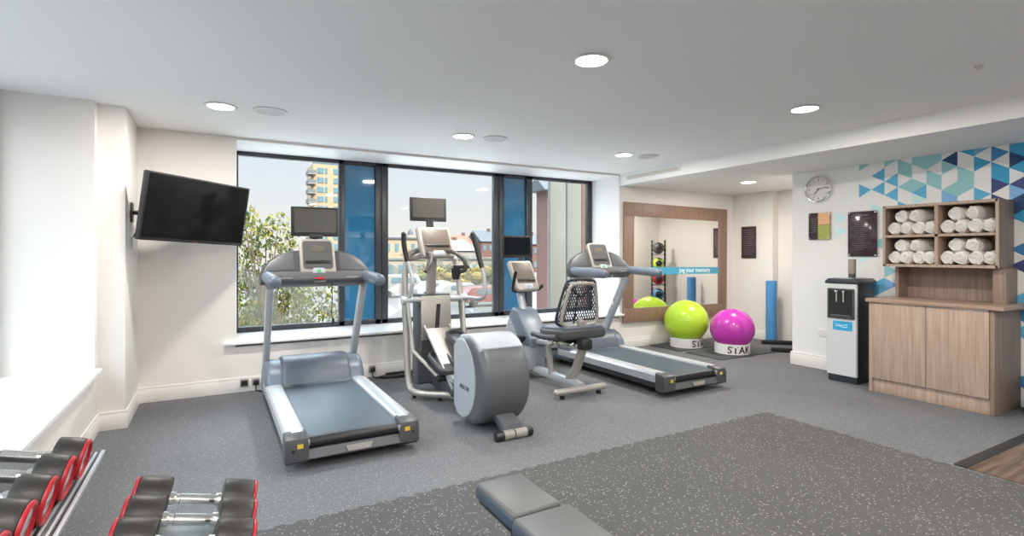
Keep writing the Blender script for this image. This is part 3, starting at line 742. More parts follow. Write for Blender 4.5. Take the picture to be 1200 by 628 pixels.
    monitor(t, facing((-0.02, 1.60, 1.765), (1, 0, 0), (0, 0.04, 1)), 0.375, 0.235)
    B().beam([(-0.0, 1.60, 1.50), (-0.01, 1.62, 1.75)], 0.07, 0.03, bev=0.006).ob('monitor_stalk', 'black', t)
    return t
def thing_part(name, parent):
    o = bpy.data.objects.new(name, None); COL.objects.link(o); o.parent = parent
    return o
elliptical((1.865, 3.34, 0))

# ------------------------------------------------------------------ recumbent bike
def bike(loc):
    t = thing('recumbent_bike', 'silver recumbent exercise bike with a mesh seat back, between the elliptical and the mirror', 'exercise bike', loc)
    sb = B().tube([(-0.27, 0, 0.062), (0.27, 0, 0.062)], 0.036, 14, 0, 0.85).ball((-0.27, 0, 0.062), 0.036, 14, 0, (0.8, 1, 0.85)).ball((0.27, 0, 0.062), 0.036, 14, 0, (0.8, 1, 0.85)).ob('rear_stabiliser', 'silver2', t)
    for s in (-1, 1): B().cyl((s*0.21, 0, 0), (s*0.21, 0, 0.035), 0.024, 14).ob('foot', 'black', sb)
    B().beam([(0, -0.01, 0.085), (0, 0.12, 0.10), (0, 0.24, 0.10), (0, 1.10, 0.11)], 0.085, 0.075, bev=0.02).ob('base_beam', 'silver', t)
    B().beam([(0, 0.20, 0.10), (0, 0.07, 0.24), (0, -0.04, 0.47)], 0.075, 0.07, bev=0.02).ob('rear_post', 'silver2', t)
    B().beam([(-0.02, 0.46, 0.11), (-0.02, 0.52, 0.42)], 0.045, 0.06, bev=0.012).ob('front_post', 'silver2', t)
    B().beam([(0, -0.08, 0.47), (0, 0.70, 0.41)], 0.10, 0.045, bev=0.01).ob('seat_rail', 'silver', t)
    B().box((0.0, -0.06, 0.49), (0.12, 0.10, 0.10), 0.02).ob('seat_clamp', 'black', t)
    B().box((0.0, 0.12, 0.475), (0.22, 0.22, 0.06), 0.02).box((-0.10, 0.30, 0.46), (0.08, 0.12, 0.07), 0.015).ob('seat_carriage', 'chrome', t)
    # seat: upholstered wedge seen from behind
    st = B().prism([(-0.24, 0.00), (-0.27, 0.30), (-0.20, 0.46), (-0.06, 0.50), (0.06, 0.50), (0.20, 0.46), (0.27, 0.30), (0.24, 0.00)][::-1], 0.105, Matrix.Translation((0.03, -0.03, 0.53)) @ Euler((R(-4), 0, 0)).to_matrix().to_4x4(), 0.035, 0, 4).ob('seat', 'dgrey', t)
    B().prism([(-0.22, 0.02), (-0.25, 0.30), (-0.18, 0.44), (0.18, 0.44), (0.25, 0.30), (0.22, 0.02)][::-1], 0.03, Matrix.Translation((0.03, -0.03, 0.625)) @ Euler((R(-4), 0, 0)).to_matrix().to_4x4(), 0.012, 0, 3).ob('seat_pad', 'bluegrey', st)
    for s in (-1, 1):
        B().tube([(s*0.26, 0.02, 0.56), (s*0.30, 0.16, 0.55), (s*0.31, 0.34, 0.56)], 0.026, 12, 4).ball((s*0.31, 0.34, 0.56), 0.027, 12).ob('side_grip', 'dgrey', t)
    # seat back: grey tube loop over a black net
    lean = R(-10)
    M4 = facing((0.0, 0.03, 0.66), (1, 0, 0), (0, math.sin(lean), math.cos(lean)))
    loop = [(-0.20, 0.03), (-0.205, 0.08), (-0.18, 0.22), (-0.145, 0.36), (-0.10, 0.39), (0.0, 0.395), (0.10, 0.39), (0.145, 0.36), (0.18, 0.22), (0.205, 0.08), (0.20, 0.03), (0.15, 0.0), (0.0, -0.005), (-0.15, 0.0)]
    P = [M4 @ Vector((x, y, 0.0)) for x, y in loop]
    bk = B().tube(smooth_path(P + [P[0]], 3)[:-1], 0.016, 10, 0, None, 0, True).ob('backrest', 'bezel', t)
    outer = [M4 @ Vector((x * 1.16, (y - 0.19) * 1.10 + 0.20, -0.035)) for x, y in loop]
    B().tube(smooth_path(outer + [outer[0]], 3)[:-1], 0.013, 8, 0, None, 0, True).ob('net_edge', 'mesh', bk)
    nb = B()
    def inside(x, y):
        w = 0.235 - 0.075 * max(0, (y - 0.02)) / 0.39
        return abs(x) < w and 0.0 < y < 0.405
    stp = 0.028
    for i in range(-9, 10):
        for j in range(0, 16):
            x, y = i * stp + (0.014 if j % 2 else 0), j * stp
            for dx in (-0.014, 0.014):
                if inside(x, y) and inside(x + dx, y + stp):
                    nb.beam([M4 @ Vector((x, y, -0.03)), M4 @ Vector((x + dx, y + stp, -0.03))], 0.0095, 0.004, bev=0.001, up=tuple((M4.to_3x3() @ Vector((1, 0, 0)))))
    nb.beam([M4 @ Vector((-0.13, 0.36, -0.02)), M4 @ Vector((0.0, 0.26, -0.015))], 0.022, 0.006, bev=0.002)
    nb.beam([M4 @ Vector((0.13, 0.36, -0.02)), M4 @ Vector((0.0, 0.26, -0.015))], 0.022, 0.006, bev=0.002)
    nb.beam([M4 @ Vector((-0.03, 0.28, -0.02)), M4 @ Vector((-0.05, 0.01, -0.015))], 0.02, 0.006, bev=0.002)
    nb.ob('net', 'mesh', bk)
    B().prism(rrect(0.085, 0.09, 0.02, 3), 0.07, M4 @ Matrix.Translation((0.02, 0.0, -0.03)), 0.015).ob('back_knob', 'silver2', bk)
    B().beam([(0.02, 0.0, 0.56), M4 @ Vector((0.02, 0.06, -0.02))], 0.05, 0.03, bev=0.008).ob('back_post', 'silver2', t)
    # drive shroud
    prof = [(0.78, 0.10), (0.72, 0.36), (0.74, 0.45), (0.86, 0.58), (0.98, 0.70), (1.08, 0.72), (1.20, 0.60), (1.30, 0.44), (1.26, 0.12), (1.2, 0.06), (0.86, 0.06)]
    sh = B().yz(prof[::-1], -0.12, 0.12, 0.04, 0, 4).ob('shroud', 'pale', t)
    prof2 = [(0.70, 0.355), (0.705, 0.44), (0.84, 0.585), (0.96, 0.71), (1.08, 0.735), (1.17, 0.64), (1.02, 0.50), (0.92, 0.36)]
    B().yz(prof2[::-1], -0.128, 0.128, 0.02, 0, 3).ob('shroud_top', 'bluegrey', sh)
    for s in (-1, 1):
        ck = B().beam([(s*0.135, 0.92, 0.36), (s*0.135, 0.80, 0.30 if s > 0 else 0.45)], 0.025, 0.035, bev=0.006).ob('crank', 'black', t)
        B().box((s*0.20, 0.79, 0.30 if s > 0 else 0.455), (0.11, 0.09, 0.03), 0.01).ob('pedal', 'black', ck)
    B().beam([(0, 1.02, 0.66), (0, 1.13, 0.92), (0, 1.15, 1.05)], 0.085, 0.06, bev=0.025).ob('mast', 'silver', t)
    tilt = R(24)
    C4 = facing((0.005, 1.03, 1.085), (1, 0, 0), (0, math.sin(tilt), math.cos(tilt)))
    cs = B().prism([(-0.105, -0.175), (0.14, -0.175), (0.165, -0.15), (0.16, -0.10), (0.135, 0.16), (0.115, 0.185), (-0.14, 0.185), (-0.165, 0.16), (-0.155, 0.10), (-0.13, -0.14)], 0.06, C4 @ Matrix.Translation((0, 0, -0.06)), 0.02, 0, 3).ob('console', 'bezel', t)
    B().prism([(-0.10, -0.085), (0.125, -0.085), (0.11, 0.155), (-0.13, 0.155)], 0.003, C4, 0.001).ob('display', 'tan', cs)
    B().prism(rrect(0.21, 0.026, 0.011, 3), 0.014, C4 @ Matrix.Translation((0.01, -0.05, 0)), 0.003).ob('reading_ledge', 'black', cs)
    kp = B().prism(rrect(0.12, 0.06, 0.02, 3), 0.006, C4 @ Matrix.Translation((0.02, -0.125, 0)), 0.002).ob('control_pad', 'pale', cs)
    B().cyl(C4 @ Vector((0.02, -0.125, 0.005)), C4 @ Vector((0.02, -0.125, 0.010)), 0.012, 12).ob('start_button', 'bezel', kp)
    B().tube([(-0.20, 0.86, 1.14), (-0.205, 0.90, 1.03), (-0.16, 1.0, 0.93), (-0.05, 1.08, 0.91), (0.05, 1.08, 0.91), (0.16, 1.0, 0.93), (0.20, 0.96, 0.98)], 0.018, 12, 5).ob('handlebar', 'black', t)
    monitor(t, facing((-0.005, 1.17, 1.405), (1, 0, 0), (0, 0.04, 1)), 0.385, 0.25, 'screen')
    B().beam([(0.06, 1.14, 1.05), (0.03, 1.20, 1.38)], 0.05, 0.03, bev=0.006).ob('monitor_stalk', 'black', t)
    return t
bike((2.965, 3.94, 0))

# cables and plugs at the foot of the window wall
tag(B().tube([(2.05, 5.52, 0.008), (1.85, 5.58, 0.01), (1.55, 5.60, 0.008), (1.62, 5.50, 0.012), (1.9, 5.49, 0.012), (1.98, 5.57, 0.018), (1.6, 5.56, 0.02), (1.55, 5.52, 0.02), (1.8, 5.54, 0.02), (1.9, 5.60, 0.03), (1.6, 5.61, 0.03)], 0.011, 8, 6).ob('power_cable', 'black'), 'coil of black power cable on the floor between treadmill and elliptical', 'cable')
for x, lab in ((1.47, 'black plug on the skirting board right of the treadmill with the monitor'), (0.345, 'black plug on the skirting board beside the left treadmill upright')):
    t = thing('power_plug', lab, 'plug', (x, 5.656, 0.085))
    B().box((0, -0.004, 0), (0.07, 0.008, 0.07), 0.003).ob('socket_plate', 'bezel', t)
    B().box((0, -0.03, 0.0), (0.05, 0.045, 0.05), 0.014).ob('plug_body', 'black', t)
    B().tube([(0, -0.03, -0.02), (0.0, -0.05, -0.07), (0.05, -0.10, -0.078), (0.12, -0.16, -0.078)], 0.006, 8, 5).ob('lead', 'black', t)
t = thing('floor_socket', 'black socket plate on the skirting board left of the treadmill', 'socket', (0.245, 5.656, 0.085))
B().box((0, -0.004, 0), (0.075, 0.008, 0.075), 0.003).ob('socket_plate', 'bezel', t)
B().box((0, -0.009, 0.0), (0.055, 0.006, 0.05), 0.002).ob('socket_insert', 'black', t)

# ------------------------------------------------------------------ mirror and alcove
YM = 5.668
t = thing('wall_mirror', 'large wall mirror in a wide brown wood frame', 'mirror', (6.08, YM, 1.20), 0)
t.rotation_euler = (0, R(0.6), 0)
W2, H2 = 1.08, 0.85
def fr(poly): return B().prism(poly, 0.03, facing((0, 0, 0), (1, 0, 0), (0, 0, 1)), 0.003)
IL, IR, IB, IT = -W2 + 0.185, W2 - 0.185, -H2 + 0.195, H2 - 0.195
fr([(-W2, IT), (W2, IT), (W2, H2), (-W2, H2)]).ob('frame_rail', 'walnut', t)
fr([(-W2, -H2), (W2, -H2), (W2, IB), (-W2, IB)]).ob('frame_rail', 'walnut', t)
fr([(-W2, IB), (IL, IB), (IL, IT), (-W2, IT)]).ob('frame_stile', 'walnut', t)
fr([(IR, IB), (W2, IB), (W2, IT), (IR, IT)]).ob('frame_stile', 'walnut', t)
B().box((0, -0.012, 0), (IR - IL + 0.01, 0.006, IT - IB + 0.01)).ob('mirror_glass', 'mirror', t)
B().box((0, -0.0165, -0.125), (IR - IL, 0.002, 0.105)).ob('stripe', 'stripe', t)
text_obj('lettering', 'jog your memory', 0.098, facing((0.36, -0.0180, -0.12), (1, 0, 0), (0, 0, 1)), 'wtext', t, 0.001, 0.0006, None, 0.98)

def stability_ball(x, y, m, label, r, sq):
    zc = 0.143 + sq * math.sqrt(r*r - 0.2*0.2)
    t = thing('exercise_ball', label, 'ball', (x, y, zc))
    B().ball((0, 0, 0), r, 48, 0, (1, 1, sq)).ob('ball', m, t)
    B().cyl((r*0.80, -r*0.585, 0), (r*0.815, -r*0.595, 0), 0.012, 12).ob('valve', 'dgrey', t)
    return t
def ball_base(x, y, label, rz, word):
    t = thing('ball_base', label, 'stand', (x, y, 0.012), rz, 'white ring bases under the balls')
    B().lathe([(0.205, 0), (0.222, 0), (0.222, 0.125), (0.217, 0.13), (0.205, 0.13), (0.200, 0.12), (0.198, 0.01)], None, 48).ob('ring', 'ring', t)
    text_obj('lettering', word, 0.125, facing((0, -0.2225, 0.058), (1, 0, 0), (0, 0, 1)), 'ktext', t, 0.003, 0.001, 0.2225, 1.08)
    b = B()
    for j in range(3):
        for k in range(5):
            a = R(-150 + k*7); b.cyl((0.221*math.cos(a), 0.221*math.sin(a), 0.03 + j*0.03), (0.2235*math.cos(a), 0.2235*math.sin(a), 0.03 + j*0.03), 0.005, 8)
    b.ob('vent_holes', 'grille', t)
    return t
stability_ball(5.86, 5.30, 'lime', 'lime green exercise ball in front of the mirror', 0.305, 0.98)
stability_ball(6.02, 4.66, 'pink', 'magenta exercise ball nearer the room', 0.283, 0.93)
ball_base(5.86, 5.30, 'white ring stand under the lime green ball', R(12), 'STAK')
ball_base(6.02, 4.66, 'white ring stand lettered in black under the magenta ball', R(-27), 'STAK')
tag(B().prism(rrect(1.02, 0.56, 0.02, 3), 0.012, Matrix.Translation((5.99, 5.36, 0.0)) @ Euler((0, 0, 0)).to_matrix().to_4x4(), 0.003).ob('exercise_mat', 'exmat'), 'dark square mat under the lime green ball', 'mat', 'dark mats under the balls')
m2 = tag(B().prism(rrect(1.12, 0.58, 0.02, 3), 0.012, Matrix.Translation((6.04, 4.69, 0.0)) @ Euler((0, 0, 0)).to_matrix().to_4x4(), 0.003).ob('exercise_mat', 'exmat'), 'dark mat under the magenta ball', 'mat', 'dark mats under the balls')

# medicine ball rack standing in the alcove behind the patterned wall
def med_rack():
    t = thing('medicine_ball_rack', 'black upright medicine ball rack in the alcove, seen in the mirror', 'rack', (7.14, 4.19, 0), R(-44))
    for s in (-1, 1):
        b = B()
        b.box((0, s*0.115, 0.82), (0.05, 0.035, 1.52), 0.004)
        p = b.ob('post', 'black', t)
        h = B()
        for k in range(18): h.cyl((-0.026, s*0.115, 0.16 + k*0.08), (-0.024, s*0.115, 0.16 + k*0.08), 0.009, 10)
        for k in range(18): h.cyl((-0.012, s*0.1325, 0.16 + k*0.08), (-0.012, s*0.1335, 0.16 + k*0.08), 0.009, 10)
        h.ob('holes', 'pale', p)
    B().beam([(-0.60, 0.44, 0.03), (-0.12, 0.44, 0.03)], 0.06, 0.06, bev=0.012, up=(0, 0, 1)).ob('foot', 'black', t)
    B().beam([(-0.60, -0.20, 0.03), (0.05, -0.20, 0.03)], 0.06, 0.06, bev=0.012, up=(0, 0, 1)).ob('foot', 'black', t)
    B().beam([(0.0, 0.22, 0.032), (0.0, -0.22, 0.032)], 0.05, 0.06, bev=0.012, up=(0, 0, 1)).ob('base_bar', 'black', t)
    B().beam([(-0.15, 0.44, 0.026), (0.0, 0.20, 0.026)], 0.035, 0.05, bev=0.008, up=(0, 0, 1)).ob('brace', 'black', t)
    for z in (0.20, 0.48, 0.76, 1.04, 1.32):
        B().box((-0.055, 0, z), (0.09, 0.20, 0.012), 0.004).ob('cradle', 'black', t)
    for z, m, lab in ((0.312, 'foam', 'blue and black medicine ball low on the rack'), (0.592, 'foam', 'blue and black medicine ball second from the bottom of the rack'), (0.872, 'red', 'red and black medicine ball in the middle of the rack'), (1.152, 'lime', 'lime and black medicine ball second from the top of the rack'), (1.432, 'mgrey', 'grey and black medicine ball on top of the rack')):
        q = thing('medicine_ball', lab, 'medicine ball', (7.14 - 0.145*0.72, 4.19 + 0.145*0.695, z), R(-44), 'medicine balls on the rack')
        B().ball((0, 0, 0), 0.105, 28).ob('ball', m, q)
        b = B()
        for d in ((-1, 0.15, 0.1), (0, 1, 0.2), (0.1, -1, 0), (-0.2, 0.3, 1)):
            d = Vector(d).normalized()
            b.lathe([(0.056, 0.0885), (0.058, 0.0910), (0.04, 0.0990), (0.02, 0.1050), (0, 0.1062)], d.to_track_quat('Z', 'Y').to_matrix().to_4x4(), 20)
        b.ob('patches', 'black', q)
med_rack()
t = thing('foam_roller', 'tall blue foam roller standing in the alcove', 'roller', (7.21, 4.90, 0))
B().lathe([(0.03, 0.0), (0.07, 0.0), (0.075, 0.005), (0.075, 0.92), (0.07, 0.927), (0.03, 0.927), (0.03, 0.9)], None, 32).ob('roller', 'foam', t)
t = thing('notice_board', 'dark framed notice on the alcove wall', 'sign', (7.358, 5.38, 1.51))
B().box((-0.012, 0, 0), (0.012, 0.26, 0.50), 0.003).ob('panel', 'purple', t)
b = B()
for k in range(12): b.box((-0.0185, 0.0, 0.19 - k*0.034), (0.001, 0.19 - 0.03*(k % 3), 0.008))
b.ob('printed_lines', 'ptext', t)

# ------------------------------------------------------------------ right wall: clock, notices, socket, cooler, cabinet
t = thing('wall_clock', 'round silver wall clock on the patterned wall', 'clock', (XR - 0.002, 3.528, 2.072))
Q = facing((0, 0, 0), (0, -1, 0), (0, 0, 1))
B().lathe([(0.135, 0), (0.152, 0.0), (0.156, 0.02), (0.152, 0.036), (0.140, 0.040), (0.133, 0.032), (0.133, 0.010)], Q, 48).ob('rim', 'chrome', t)
fc = B().lathe([(0.134, 0.004), (0.134, 0.012), (0, 0.012)], Q, 48).ob('face', 'clockface', t)
b = B()
for k in range(12):
    a = k * PI / 6; L = 0.022
    b.beam([Q @ Vector((math.sin(a)*0.118, math.cos(a)*0.118, 0.0125)), Q @ Vector((math.sin(a)*(0.118-L), math.cos(a)*(0.118-L), 0.0125))], 0.006 if k % 3 else 0.009, 0.001, bev=0.0003, up=tuple(Q.to_3x3() @ Vector((math.cos(a), -math.sin(a), 0))))
b.ob('hour_marks', 'mgrey', fc)
for nm, a, L, w in (('hour_hand', R(218), 0.07, 0.010), ('minute_hand', R(82), 0.105, 0.007)):
    B().beam([Q @ Vector((-math.sin(a)*0.015, -math.cos(a)*0.015, 0.016)), Q @ Vector((math.sin(a)*L, math.cos(a)*L, 0.016))], w, 0.002, bev=0.0005, up=tuple(Q.to_3x3() @ Vector((math.cos(a), -math.sin(a), 0)))).ob(nm, 'dgrey', t)
B().cyl(Q @ Vector((0, 0, 0.012)), Q @ Vector((0, 0, 0.02)), 0.008, 14).ob('hub', 'dgrey', t)

def standoffs(t, w, h):
    for sy in (-1, 1):
        for sz in (-1, 1):
            B().cyl((0, sy*(w/2 - 0.015), sz*(h/2 - 0.015)), (-0.022, sy*(w/2 - 0.015), sz*(h/2 - 0.015)), 0.008, 12).ob('standoff', 'chrome', t)
t = thing('wall_notice', 'small notice with a dark half and a picture half under the clock', 'sign', (XR - 0.002, 3.515, 1.643))
p = B().box((-0.015, 0, 0), (0.008, 0.247, 0.31), 0.002).ob('panel', 'purple', t)
B().box((-0.0195, -0.055, 0.085), (0.001, 0.135, 0.137)).ob('picture_sky', 'orange', p)
B().box((-0.0195, -0.055, -0.07), (0.001, 0.135, 0.167)).ob('picture_grass', 'pgreen', p)
b = B()
for k in range(7): b.box((-0.0195, 0.065, 0.09 - k*0.026), (0.001, 0.08 - 0.015*(k % 3), 0.006))
b.ob('printed_lines', 'ptext', p)
standoffs(t, 0.247, 0.31)
t = thing('rules_notice', 'larger dark plum notice panel between clock and towel shelf', 'sign', (XR - 0.002, 3.055, 1.54))
p = B().box((-0.015, 0, 0), (0.008, 0.29, 0.485), 0.002).ob('panel', 'purple', t)
b = B()
b.box((-0.0195, 0.02, 0.20), (0.001, 0.16, 0.012))
for k in range(16): b.box((-0.0195, 0.015 + 0.01*(k % 2), 0.165 - k*0.022), (0.001, 0.20 - 0.035*(k % 4), 0.006))
b.ob('printed_lines', 'ptext', p)
standoffs(t, 0.29, 0.485)
t = thing('double_socket', 'white double wall socket beside the water cooler', 'socket', (XR - 0.001, 3.46, 0.42))
B().box((-0.005, 0, 0), (0.010, 0.146, 0.086), 0.003).ob('plate', 'socket', t)
for s in (-1, 1): B().box((-0.011, s*0.04, 0.025), (0.004, 0.014, 0.02), 0.001).ob('switch', 'white', t)

def cooler():
    t = thing('water_cooler', 'silver and black water cooler standing against the patterned wall', 'water cooler', (5.62, 3.04, 0))
    # local: front at x=0 looking to -x, body to x=+.36, y +-.155
    B().box((0.19, 0, 0.53), (0.33, 0.30, 0.98), 0.02).ob('body', 'navy', t)
    B().prism(rrect(0.04, 0.30, 0.018, 4), 0.94, Matrix.Translation((0.02, 0, 0.075)), 0.0).ob('front_panel', 'cooler', t)
    B().box((0.17, 0, 0.04), (0.30, 0.29, 0.08), 0.012).ob('plinth', 'navy', t)
    tp = B().prism([(-0.165, 0.0), (0.165, 0.0), (0.165, 0.025), (0.13, 0.055), (-0.13, 0.055), (-0.165, 0.025)], 0.36, Matrix(((0, 0, 1, 0.0), (1, 0, 0, 0), (0, 1, 0, 1.015), (0, 0, 0, 1))), 0.004).ob('top_cap', 'navy', t)
    B().box((0.16, 0.02, 1.072), (0.22, 0.20, 0.006), 0.002).ob('top_tray', 'pale', tp)
    fr_ = B()
    fr_.box((-0.004, 0.125 - 0.0, 0.81), (0.016, 0.018, 0.30), 0.003).box((-0.004, -0.125, 0.81), (0.016, 0.018, 0.30), 0.003)
    fr_.box((-0.004, 0, 0.958), (0.016, 0.26, 0.02), 0.003).box((-0.004, 0, 0.668), (0.016, 0.26, 0.024), 0.003)
    f_ = fr_.ob('niche_frame', 'dgrey', t)
    B().box((-0.001, 0, 0.812), (0.004, 0.235, 0.275)).ob('niche', 'black', f_)
    for y in (-0.03, 0.04): B().cyl((-0.012, y, 0.93), (-0.012, y, 0.83), 0.008, 12).box((-0.014, y, 0.935), (0.016, 0.03, 0.02), 0.003).ob('tap', 'chrome', f_)
    B().box((-0.012, 0, 0.69), (0.024, 0.20, 0.012), 0.003).ob('drip_tray', 'mgrey', f_)
    lb = B().box((-0.0015, -0.015, 0.585), (0.003, 0.19, 0.095)).ob('label', 'label', t)
    for k in range(2): B().tube([(-0.003, 0.06 - 0.025*i, 0.575 + 0.018*k + 0.006*math.sin(i*1.3 + k)) for i in range(6)], 0.0025, 6, 3).ob('wave_mark', 'wtext', lb)
    return t
cooler()
t = thing('cup_dispenser', 'tall taupe tube of cups standing on the water cooler', 'cup dispenser', (5.75, 3.0, 1.076))
B().lathe([(0.028, 0), (0.032, 0.0), (0.032, 0.045), (0.036, 0.05), (0.036, 0.19), (0.033, 0.195), (0.0, 0.195)], None, 24).ob('tube', 'cups', t)
B().lathe([(0.033, 0), (0.0335, 0), (0.0335, 0.04), (0.033, 0.04)], None, 24).ob('base_band', 'dgrey', t)

# towel cabinet: base unit, worktop, hutch
t = thing('base_cabinet', 'grey oak two door base cabinet under the worktop', 'cabinet', (5.50, 2.25, 0))
b = B()
b.box((0.285, -0.455, 0.43), (0.55, 0.03, 0.855), 0.002)
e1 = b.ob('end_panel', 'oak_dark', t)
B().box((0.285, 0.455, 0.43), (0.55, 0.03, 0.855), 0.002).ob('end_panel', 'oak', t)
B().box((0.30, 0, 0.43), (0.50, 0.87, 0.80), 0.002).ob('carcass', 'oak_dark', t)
B().box((0.035, 0, 0.065), (0.02, 0.88, 0.128), 0.001).ob('plinth', 'oak', t)
for y0, y1 in ((0.002, 0.438), (-0.438, -0.002)):
    dr = B().box((0.012, (y0+y1)/2, 0.492), (0.022, y1-y0, 0.715), 0.0015).ob('door', 'oak', t)
    B().box((0.006, y0 + 0.05, 0.853), (0.024, 0.09 if y0 < 0 else 0.06, 0.006), 0.001).box((0.02, (y0+y1)/2, 0.854), (0.02, y1-y0-0.01, 0.006)).ob('edge_pull', 'chrome', dr)
tag(B().box((5.775, 2.225, 0.88), (0.59, 1.03, 0.034), 0.004).ob('worktop', 'oak_y'), 'brown oak worktop over the base cabinet', 'worktop')
t = thing('towel_shelf', 'oak wall shelf of four compartments for towels above the worktop', 'shelf', (5.75, 2.27, 0.897))
b = B(); b.box((0.20, 0.36, 0.152), (0.22, 0.025, 0.304)); b.box((0.20, -0.42, 0.152), (0.24, 0.09, 0.304), 0.002); b.box((0.30, 0, 0.152), (0.02, 0.78, 0.304))
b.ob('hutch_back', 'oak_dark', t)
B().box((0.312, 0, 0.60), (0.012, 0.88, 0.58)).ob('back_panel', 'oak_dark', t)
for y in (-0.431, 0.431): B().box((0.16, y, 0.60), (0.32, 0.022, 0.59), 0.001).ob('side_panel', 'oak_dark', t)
B().box((0.15, -0.0, 0.60), (0.30, 0.024, 0.55), 0.001).ob('divider', 'oak', t)
for z in (0.316, 0.598, 0.884): B().box((0.155, 0, z), (0.31, 0.845, 0.024), 0.001).ob('shelf_board', 'oak', t)
B().box((-0.001, 0, 0.884), (0.004, 0.87, 0.025)).box((-0.001, 0, 0.316), (0.004, 0.87, 0.025)).box((-0.001, 0.431, 0.6), (0.004, 0.023, 0.59)).box((-0.001, -0.431, 0.6), (0.004, 0.023, 0.59)).box((-0.001, 0, 0.598), (0.004, 0.845, 0.022)).box((-0.001, 0, 0.6), (0.004, 0.025, 0.55)).ob('edge_band', 'oak', t)

def towel_proto():
    b = B(); n = 40
    t = bmesh.new(); rnd = random.Random(3)
    prof = [(0.0, 0.006), (0.012, 0.0), (0.03, 0.004), (0.043, 0.008), (0.052, 0.022), (0.055, 0.06), (0.054, 0.13), (0.055, 0.20), (0.05, 0.235), (0.03, 0.25), (0.0, 0.252)]
    b.lathe(prof, Matrix(((0, 0, 1, 0), (1, 0, 0, 0), (0, 1, 0, 0), (0, 0, 0, 1))), 40)
    for v in b.bm.verts:
        a = math.atan2(v.co.z, v.co.y); rr = math.hypot(v.co.y, v.co.z)
        k = 1 + 0.03*math.sin(3*a + 1 + v.co.x*9) + 0.014*math.sin(7*a + v.co.x*30)
        v.co.y *= k * 1.0; v.co.z *= k * 1.17
        if v.co.x < 0.03: v.co.x -= 0.010*math.sin(rr*520 - a) * (1 if rr > 0.006 else 0)
    # loose end of the cloth
    b.prism([(-0.006, 0), (0.010, 0), (0.013, 0.235), (-0.005, 0.235)], 0.012, Matrix(((0, 1, 0, 0.006), (1, 0, 0, 0.022), (0, 0, 1, 0.043), (0, 0, 0, 1))), 0.004)
    # spiral fold on the end
    sp = []
    for k in range(46):
        a = k * 0.42; r = 0.006 + 0.0023*k*0.42
        sp.append((-0.004 + 0.0001*k, r*math.cos(a)*1.05, r*math.sin(a)*0.95))
    b.tube(sp, 0.0042, 6)
    return b.ob('rolled_towel', 'towel')
proto = towel_proto()
first = True
rt = random.Random(9)
rows = {'upper': 0.897 + 0.610, 'lower': 0.897 + 0.328}
comp = {'left': 2.27 + 0.418, 'right': 2.27 - 0.013}
names_b = ['leftmost', 'second from left', 'third from left', 'rightmost']
for rk, z0 in rows.items():
    for ck, y0 in comp.items():
        for i in range(6):
            if i < 4: yy = y0 - 0.054 - i*0.101; zz = z0 + 0.064; lab = f'{names_b[i]} rolled white towel on the bottom row of the {rk} {ck} shelf compartment'
            else: yy = y0 - 0.105 - (i-4)*0.128; zz = z0 + 0.180; lab = f'{"left" if i == 4 else "right"} rolled white towel lying on top in the {rk} {ck} shelf compartment'
            o = proto if first else proto.copy()
            if not first: COL.objects.link(o)
            first = False
            o.location = (5.775 + rt.uniform(0, 0.02) + (0.01 if i > 3 else 0), yy, zz)
            yawr = R(rt.uniform(-5, 5)) if i < 4 else R(rt.uniform(-14, -4))
            o.rotation_euler = (R(rt.uniform(-14, 14)) if i % 2 else R(180 + rt.uniform(-14, 14)), 0, yawr)
            tag(o, lab, 'towel', 'rolled towels in the shelf')
t = thing('waste_bin', 'black bin on the floor right of the base cabinet', 'bin', (5.86, 1.45, 0.006))
B().prism([(-0.13, -0.16), (0.13, -0.16), (0.13, 0.16), (-0.13, 0.16)], 0.27, None, 0.012).ob('body', 'black', t)
B().prism(rrect(0.28, 0.34, 0.02, 3), 0.03, Matrix.Translation((0, 0, 0.262)), 0.006).ob('rim', 'dgrey', t)

# ------------------------------------------------------------------ bench
t = thing('weight_bench', 'grey padded weight bench on the rubber mat', 'bench', (1.0, 1.70, 0), 0)
zt = 0.34
for nm, y0, y1, x0, x1 in (('seat_pad', 0.015, 0.34, -0.025, 0.20), ('back_pad', -0.95, -0.002, -0.04, 0.22)):
    b = B()
    b.box(((x0+x1)/2, (y0+y1)/2, zt - 0.035), (x1-x0, y1-y0, 0.07), 0.016, seg=3)
    p = b.ob(nm, 'benchtop', t)
    B().box(((x0+x1)/2, (y0+y1)/2, zt - 0.04), (x1-x0+0.006, y1-y0+0.004, 0.056), 0.014, seg=3).ob('side_panel', 'benchside', p)
    B().box(((x0+x1)/2, (y0+y1)/2, zt - 0.079), (x1-x0-0.02, y1-y0-0.02, 0.014), 0.002).ob('base_board', 'black', p)
B().box((0.0875, 0.325, zt - 0.028), (0.215, 0.045, 0.055), 0.02, seg=3).ob('end_roll', 'benchside', t)
B().beam([(0.09, -0.85, 0.22), (0.09, 0.26, 0.22)], 0.06, 0.06, bev=0.008).ob('frame_beam', 'dgrey', t)
for y in (-0.75, 0.18):
    B().beam([(0.09, y, 0.21), (0.09, y, 0.05)], 0.05, 0.05, bev=0.006).ob('leg', 'dgrey', t)
    B().beam([(-0.02, y, 0.028), (0.20, y, 0.028)], 0.05, 0.05, bev=0.006, up=(0, 1, 0)).ob('foot_bar', 'dgrey', t)

